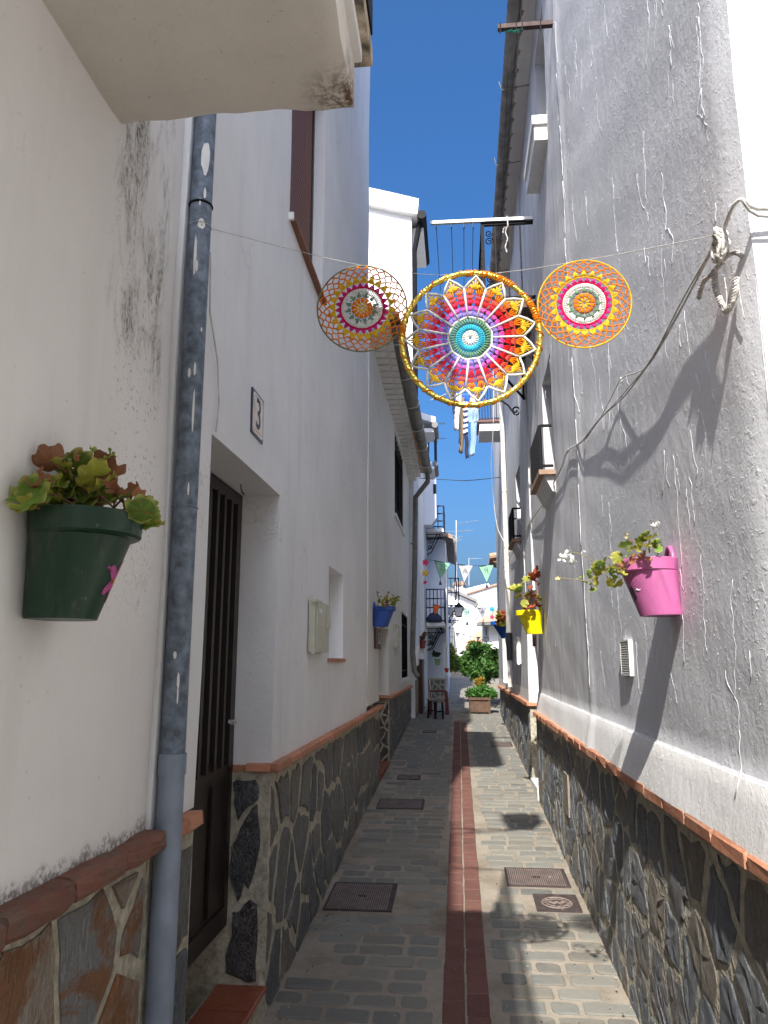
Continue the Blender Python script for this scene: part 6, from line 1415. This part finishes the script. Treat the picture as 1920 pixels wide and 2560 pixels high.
m = MB().add([(X0-.15, Yc-.13, Z0+.24), (X0-.15, Yc+.14, Z0+.24), (X0-.20, Yc+.13, Z0+.60), (X0-.20, Yc-.12, Z0+.60), (X0-.135, Yc-.13, Z0+.24), (X0-.135, Yc+.14, Z0+.24), (X0-.185, Yc+.13, Z0+.60), (X0-.185, Yc-.12, Z0+.60)], [(0, 1, 2, 3), (4, 5, 6, 7), (0, 1, 5, 4), (1, 2, 6, 5), (2, 3, 7, 6), (3, 0, 4, 7)]); m.build('backrest', RDP, CH)
for yy in (Yc-.13, Yc+.14):
    MB().tube([(X0-.17, yy, Z0+.40), (X0+.10, yy, Z0+.40), (X0+.13, yy, Z0+.37)], .013, 6).build('armrest', RDP, CH)
    MB().prism([(X0+.10, yy-.01, Z0), (X0+.16, yy-.01, Z0), (X0+.14, yy-.01, Z0+.38), (X0+.09, yy-.01, Z0+.38)], (0, .02, 0)).build('leg', RDP, CH); MB().prism([(X0-.19, yy-.01, Z0), (X0-.14, yy-.01, Z0), (X0-.13, yy-.01, Z0+.25), (X0-.17, yy-.01, Z0+.25)], (0, .02, 0)).build('leg', RDP, CH)
# dark barrel chair back / doorway stuff at left wall
m = MB(); q = gnd(925, 1552); m.box(XDW-.0, XDW+.10, 13.9, 14.7, gz(14), gz(14)+.95); tag(m.build('cabinet', plain('dark_maroon', (.05, .012, .012), .6)), 'dark maroon wooden cabinet against the stained wall', 'cabinet')
for px, py, Y, r_, hh, lb, mt in ((945, 1430, 15.2, .06, .13, 'small light green pot with dark plant on the left', plain('pale_green_paint', (.22, .32, .12), .5)), (965, 1448, 16.4, .05, .09, 'small red pot hanging on the shade-tinted house corner', plain('red_paint', (.50, .03, .02), .4)), (913, 1392, 15.0, .07, .15, 'dark red pot hanging under the left balcony', plain('dark_red_paint', (.22, .03, .02), .5))):
    c = ony(px, py, Y); t = thing('flower_pot', lb, 'flower pot', tuple(c), 'small pots at the end of the lane')
    MB().lathe(c+Vector((0, 0, -hh/2)), [(r_*.65, 0), (r_*.9, hh*.8), (r_*1.05, hh*.8), (r_*1.05, hh), (r_*.9, hh)], 14).build('pot', mt, t, autos=.5)
tag(leafcloud('trailing_plant', [blob(938, 1412, 15.2, 5), blob(947, 1414, 15.2, 4)], 90, .04, [lm('dk_leaf', (.015, .03, .012))], 12), 'dark trailing plant in the light green pot', 'plant')
tag(leafcloud('hanging_plant', [blob(912, 1378, 15.0, 5), blob(916, 1370, 15.0, 4)], 90, .04, [lm('olive_leaf', (.10, .12, .05)), lm('pinkish_leaf', (.3, .08, .06))], 13), 'small mixed plant in the dark red hanging pot', 'plant')
# ================================================================== PLAZA HOUSES
def prism_house(name, label, pts, Y, depth, mat, loc=None):
    P_ = [ony(x, y, Y) for x, y in pts]; t = thing('house', label, 'house', tuple(sum((Vector(p) for p in P_), Vector())/len(P_)), 'white houses around the plaza'); m = MB().prism([Vector((p.x, Y, p.z)) for p in P_], (0, depth, 0)); m.build('wall', mat, t); return t
h1 = prism_house('p', 'white plaza house with sloping gable roof edge in the centre', [(930, 1475), (1040, 1475), (1040, 1308), (1029, 1303), (961, 1272), (930, 1258)], 26.0, 3, W_FAR)
m = MB(); a = ony(930, 1256, 25.8); b_ = ony(1031, 1301, 25.8); m.prism([a, b_, b_+Vector((0, 0, .10)), a+Vector((0, 0, .10))], (0, 3.3, 0)); m.build('roof', MATS['grey_tile'], h1)
m = MB(); b2_ = ony(1031, 1303, 25.7); m.tube([b2_+Vector((.0, -.1, 0)), b2_+Vector((-.1, -.1, -.15))], .05, 6); m.build('gutter_end', GUTTER, h1)
zpl = ony(1000, 1431, 25.9).z; pl1 = MB().box(ony(975, 1430, 25.9).x, ony(1040, 1430, 25.9).x, 25.9, 25.99, .9, zpl).build('stone_plinth', MORTAR_W, h1)
stones(pl1, 'stone', ony(976, 1430, 25.9).x, ony(1024, 1430, 25.9).x, lambda u: 1.25, zpl-.02, .18, .16, .05, lambda u, v, h: (u, 25.9-h, v), plain('pale_stone', (.34, .32, .28), .8, var=.3, scale=4), .02, random.Random(61), limit=60)
h2 = prism_house('p', 'larger white house behind with red tiled sloping parapet', [(1000, 1440), (1150, 1440), (1150, 1240), (1104, 1254), (1008, 1282)], 31.0, 3, W_FAR)
m = MB(); a = ony(1008, 1284, 30.9); b_ = ony(1104, 1254, 30.9); m.prism([a, b_, b_+Vector((0, 0, .07)), a+Vector((0, 0, .07))], (0, .3, 0)); m.build('parapet_tiles', terracotta('pale_tile', (.48, .28, .20), .4), h2)
h3 = prism_house('p', 'white roof terrace block with a chimney at its left', [(1005, 1300), (1057, 1300), (1057, 1262), (1054, 1260), (1005, 1272)], 34.0, 2, W_FAR)
CHM = thing('chimney', 'round-capped white chimney left of the pennants', 'chimney', tuple(ony(992, 1280, 28)))
a = ony(982, 1300, 28.); b_ = ony(1003, 1266, 28.)
MB().box(a.x, b_.x, 28.0, 28.4, a.z-.3, b_.z).build('stack', W_FAR, CHM); MB().lathe(((a.x+b_.x)/2, 28.2, b_.z), [(.24, 0), (.26, .06), (.22, .16), (.12, .2)], 14).build('cap', ROOFT, CHM)
# right plaza house with tiled eave and window
Y4 = 23.5
h4 = prism_house('p', 'small plaza house at right with tiled eave and one window', [(1043, 1470), (1130, 1470), (1130, 1344), (1043, 1347)], Y4, 3, W_FAR)
a = ony(1030, 1349, Y4-.5); b_ = ony(1130, 1343, Y4-.5)
m = MB().prism([a+Vector((0, 0, -.03)), b_+Vector((0, 0, -.03)), b_+Vector((0, 0, .05)), a+Vector((0, 0, .05))], (0, .6, 0)); m.build('eave', GUTTER, h4)
m = MB(); c_ = ony(1060, 1336, Y4+1.5)
m.add([a+Vector((0, 0, .06)), b_+Vector((0, 0, .06)), b_+Vector((0, 2.5, 1.0)), a+Vector((.9, 2.5, .75))], [(0, 1, 2, 3)]); 
m.add([a+Vector((0, 0, .03)), b_+Vector((0, 0, .03)), b_+Vector((0, 2.5, .97)), a+Vector((.9, 2.5, .72))], [(3, 2, 1, 0)])
m.build('roof', ROOFT, h4)
wA = c3p(1190, 430); wBq = c3p(1275, 620); a = ony(*wA, Y4-.01); b_ = ony(*wBq, Y4-.01)
w_ = MB().box(a.x, b_.x, Y4-.02, Y4-.002, b_.z, a.z).build('window', plain('grey_frame', (.45, .46, .48), .6), h4); MB().box(a.x+.05, b_.x-.05, Y4-.028, Y4-.021, b_.z+.05, a.z-.05).build('pane', plain('grey_pane', (.16, .17, .19), .2), w_)
MB().box(a.x-.05, b_.x+.05, Y4-.25, Y4-.003, b_.z-.75, b_.z-.62).build('sill_balcony', W_FAR, h4)
tb_ = MB(); A1 = c3p(1190, 665); A2 = c3p(1275, 700)
pa_ = ony(*A1, Y4-.3); pb_ = ony(*A2, Y4-.3)
for k in range(7): tb_.tube([(pa_.x+(pb_.x-pa_.x)*k/6, Y4-.25, pb_.z), (pa_.x+(pb_.x-pa_.x)*k/6, Y4-.25, b_.z)], .008, 4)
tb_.bar((pa_.x, Y4-.25, b_.z), (pb_.x, Y4-.25, b_.z), .02); tb_.build('railing', IRON, h4)
# low orange tiled roof and arched door
lo = thing('lean_to', 'low orange tiled roof between the two plaza houses', 'roof', tuple(ony(1030, 1380, 25.5)))
q = [ony(x, y, Yq) for x, y, Yq in ((1016, 1391, 25.0), (1043, 1386, 25.0), (1043, 1364, 25.9), (1030, 1370, 25.9))]
MB().add(q+[p+Vector((0, .02, -.06)) for p in q], [(0, 1, 2, 3), (7, 6, 5, 4), (0, 1, 5, 4), (1, 2, 6, 5), (3, 0, 4, 7)]).build('tiles', terracotta('orange_tile', (.50, .26, .15), .4), lo)
m = MB()
for k in range(7): f = k/6; m.tube([q[0].lerp(q[1], f)+Vector((0, -.03, .01)), q[3].lerp(q[2], f)+Vector((0, 0, .02))], .045, 6)
m.build('tile_rows', MATS['orange_tile'], lo)
ac = ony(1019, 1412, 25.95); w = .30; pts = [(ac.x-w, 25.96, ac.z-.7), (ac.x+w, 25.96, ac.z-.7)]+[(ac.x+w*math.cos(t), 25.96, ac.z+.05+w*math.sin(t)) for t in [math.pi*i/10 for i in range(11)]]
MB().prism(pts, (0, .03, 0)).build('arched_door', plain('grey_door', (.36, .36, .38), .7), h1)
# left plaza house balcony + window strip
Yl = 23.0; a = ony(958, 1345, Yl); b_ = ony(985, 1335, Yl)
h5 = prism_house('p', 'white plaza house on the left behind the street lantern', [(940, 1470), (973, 1470), (973, 1300), (940, 1285)], 23.2, 2.7, W_FAR)
MB().box(a.x, b_.x, Yl-.35, Yl+.1, a.z, b_.z).build('balcony_slab', W_FAR, h5)
a = ony(958, 1410, Yl); b_ = ony(982, 1395, Yl); MB().box(a.x, b_.x, Yl-.35, Yl+.18, b_.z-.12, b_.z).build('balcony_slab', W_FAR, h5)
m = MB(); tz = ony(980, 1358, Yl).z
for k in range(6): xx = a.x+(b_.x-a.x)*k/5; m.tube([(xx, Yl-.33, b_.z), (xx, Yl-.33, tz)], .010, 4)
m.bar((a.x, Yl-.33, tz), (b_.x, Yl-.33, tz), .025); m.bar((a.x, Yl-.33, (tz+b_.z)/2), (b_.x, Yl-.33, (tz+b_.z)/2), .015); m.build('balcony_railing', GUTTER, h5)
p = ony(969, 1345, 23.19); 
MB().box(ony(963, 1300, 23.19).x, ony(969, 1300, 23.19).x, 23.17, 23.195, ony(960, 1390, 23.19).z, ony(960, 1352, 23.19).z).build('window', GLASSD, h5)
p0 = ony(970, 1336, 20.5); p1_ = ony(977, 1308, 20.5); MB().box(p0.x, p1_.x, 23.16, 23.19, ony(970, 1334, 23.19).z, ony(970, 1308, 23.19).z).build('shutter', plain('dark_shutter', (.04, .03, .04), .6), h5)
# right plaza low stone wall
m = thing('garden_wall', 'low pale stone wall behind the citrus tree at right', 'wall', tuple(ony(1070, 1500, 19.5))); a = ony(1030, 1518, 19.5); b_ = ony(1110, 1478, 19.5)
MB().box(a.x, b_.x+.5, 19.5, 19.8, .8, b_.z).build('core', MORTAR_W, m)
stones(m, 'stone', a.x+.02, b_.x-.05, lambda u: 1.0, b_.z-.02, .16, .2, .04, lambda u, v, h: (u, 19.5-h, v), MATS['pale_stone'], .02, random.Random(71), limit=60)
# roof tile corner at right far (1057..1085, 1198..1220)
RT_ = thing('roof_corner', 'weathered tiled roof corner poking past the far right house', 'roof', tuple(ony(1070, 1205, 15.5)))
a = ony(1060, 1203, 15.0)
for k in range(4): MB().tube([a+Vector((-.02, k*.16, .0-.03*k)), a+Vector((.6, k*.16, .10-.03*k))], .07, 9).build('tile', ROOFT, RT_)
MB().prism([a+Vector((.02, -.05, -.09)), a+Vector((.6, -.05, -.04)), a+Vector((.6, -.05, -.35)), a+Vector((.25, -.05, -.20))], (0, .7, 0)).build('soffit', WOOD, RT_)
MB().box(a.x+.22, a.x+1.0, 15.1, 16.5, .7, a.z-.12).build('wall', W_FAR, RT_)
# ================================================================== ANTENNAS
ALU = plain('antenna_metal', (.45, .46, .48), .4, .6)
def yagi(m, p, d, L, n, el, up=Vector((0, 0, 1))):
    p = Vector(p); d = Vector(d).normalized(); s_ = d.cross(up).normalized(); m.tube([p, p+d*L], .006, 4)
    for k in range(n): q = p+d*(L*(k+.5)/n); e_ = el*(1-.4*k/n); m.tube([q-s_*e_-up*e_*.4, q+s_*e_+up*e_*.4], .0035, 4)
AN = thing('tv_antenna', 'tall aerial mast with several yagi antennas in the centre sky', 'antenna', tuple(ony(985, 1300, 27.)))
m = MB(); b0 = ony(986, 1262, 27.); b1 = ony(985.5, 1124, 27.); m.tube([b0, b1], .03, 6)
m.build('mast', ALU, AN); m = MB()
for py, ln, sg in ((1131, 54, 1), (1148, 38, 1), (1148, -28, -1), (1161, 14, 1), (1167, 12, 1)):
    p = ony(985.5, py, 27.); yagi(m, p, (sg, .15, .14 if py == 1131 else .07), abs(ln)*_S*27/F_PX, 12 if abs(ln) > 30 else 6, .09)
c = ony(978, 1167, 27.); m.ring(c, .17, .012, (1, 0, 0), (0, 0, 1), 20, 4); m.ring(c, .09, .010, (1, 0, 0), (0, 0, 1), 14, 4)
m.build('aerials', ALU, AN)
A2_ = thing('tv_antenna', 'aerials seen against the sky beside the left tiled eave', 'antenna', tuple(ony(930, 985, 17.)))
m = MB(); m.tube([ony(925, 990, 17.), ony(927, 905, 17.)], .02, 6); m.build('mast', IRON_B, A2_); m = MB()
yagi(m, ony(928, 915, 17.), (1, .1, .02), .36, 9, .07); yagi(m, ony(928, 950, 17.), (1, .2, .15), .40, 12, .05); yagi(m, ony(928, 935, 17.), (.6, .2, -.1), .2, 6, .12)
m.build('aerials', ALU, A2_)
A3 = thing('tv_antenna', 'small single aerial right of the tall mast', 'antenna', tuple(ony(1013, 1262, 33.)))
m = MB(); m.tube([ony(1013, 1264, 33.), ony(1013, 1205, 33.)], .025, 5); m.build('mast', ALU, A3); m = MB(); yagi(m, ony(1013, 1207, 33.), (1, .1, .03), .6, 6, .08); m.build('aerials', ALU, A3)
# iron frame standing on the distant balcony
m = MB(); q = [ony(*c2p(x, y), 20.8) for x, y in ((470, 1080), (630, 1080), (630, 1132), (688, 1135), (685, 1480), (700, 1640), (690, 1870))]
for u_, v_ in zip(q, q[1:]): m.bar(u_, v_, .035)
tag(m.build('drying_frame', IRON_B), 'stepped dark iron frame rising from the distant slim balcony', 'frame')
# ================================================================== near right and behind the camera (bounce and shade as in a lane)
NR = thing('house', 'sunlit white house on the near right, mostly outside the picture', 'house', (1.5, -2, 0), 'whitewashed houses along the lane')
MB().box(1.35, 1.8, -6, 1.74, -.4, 6.5).build('wall', W_B, NR)
NL = thing('house', 'taller white house behind the viewer on the left', 'house', (-1.2, -9, 0), 'whitewashed houses along the lane')
MB().box(-2.5, -.44, -12, -5.2, -.8, 8.6).build('wall', W_B, NL)
MB().box(-4.0, -1.171, -6, 2.09, -.4, 6.3).build('rear_body', W_B, A)
MB().box(-4.0, -1.171, 2.13, BE-.31, -.4, 7.1).build('rear_body', W_B, B)
MB().box(-4.0, -1.325, BE+.01, CE, -.4, 4.9).build('rear_body', W_C, Cc)
MB().box(XR+.42, 4.0, 1.96, R1E, -.4, 7.2).build('rear_body', W_B, R1)
MB().box(XR+.42, 4.0, R1E+.01, 13.9, -.4, 6.3).build('rear_body', W_B, R2)
# corner plinth below
print('objects', len(bpy.data.objects), 'polys', sum(len(o.data.polygons) for o in bpy.data.objects if o.type == 'MESH'))
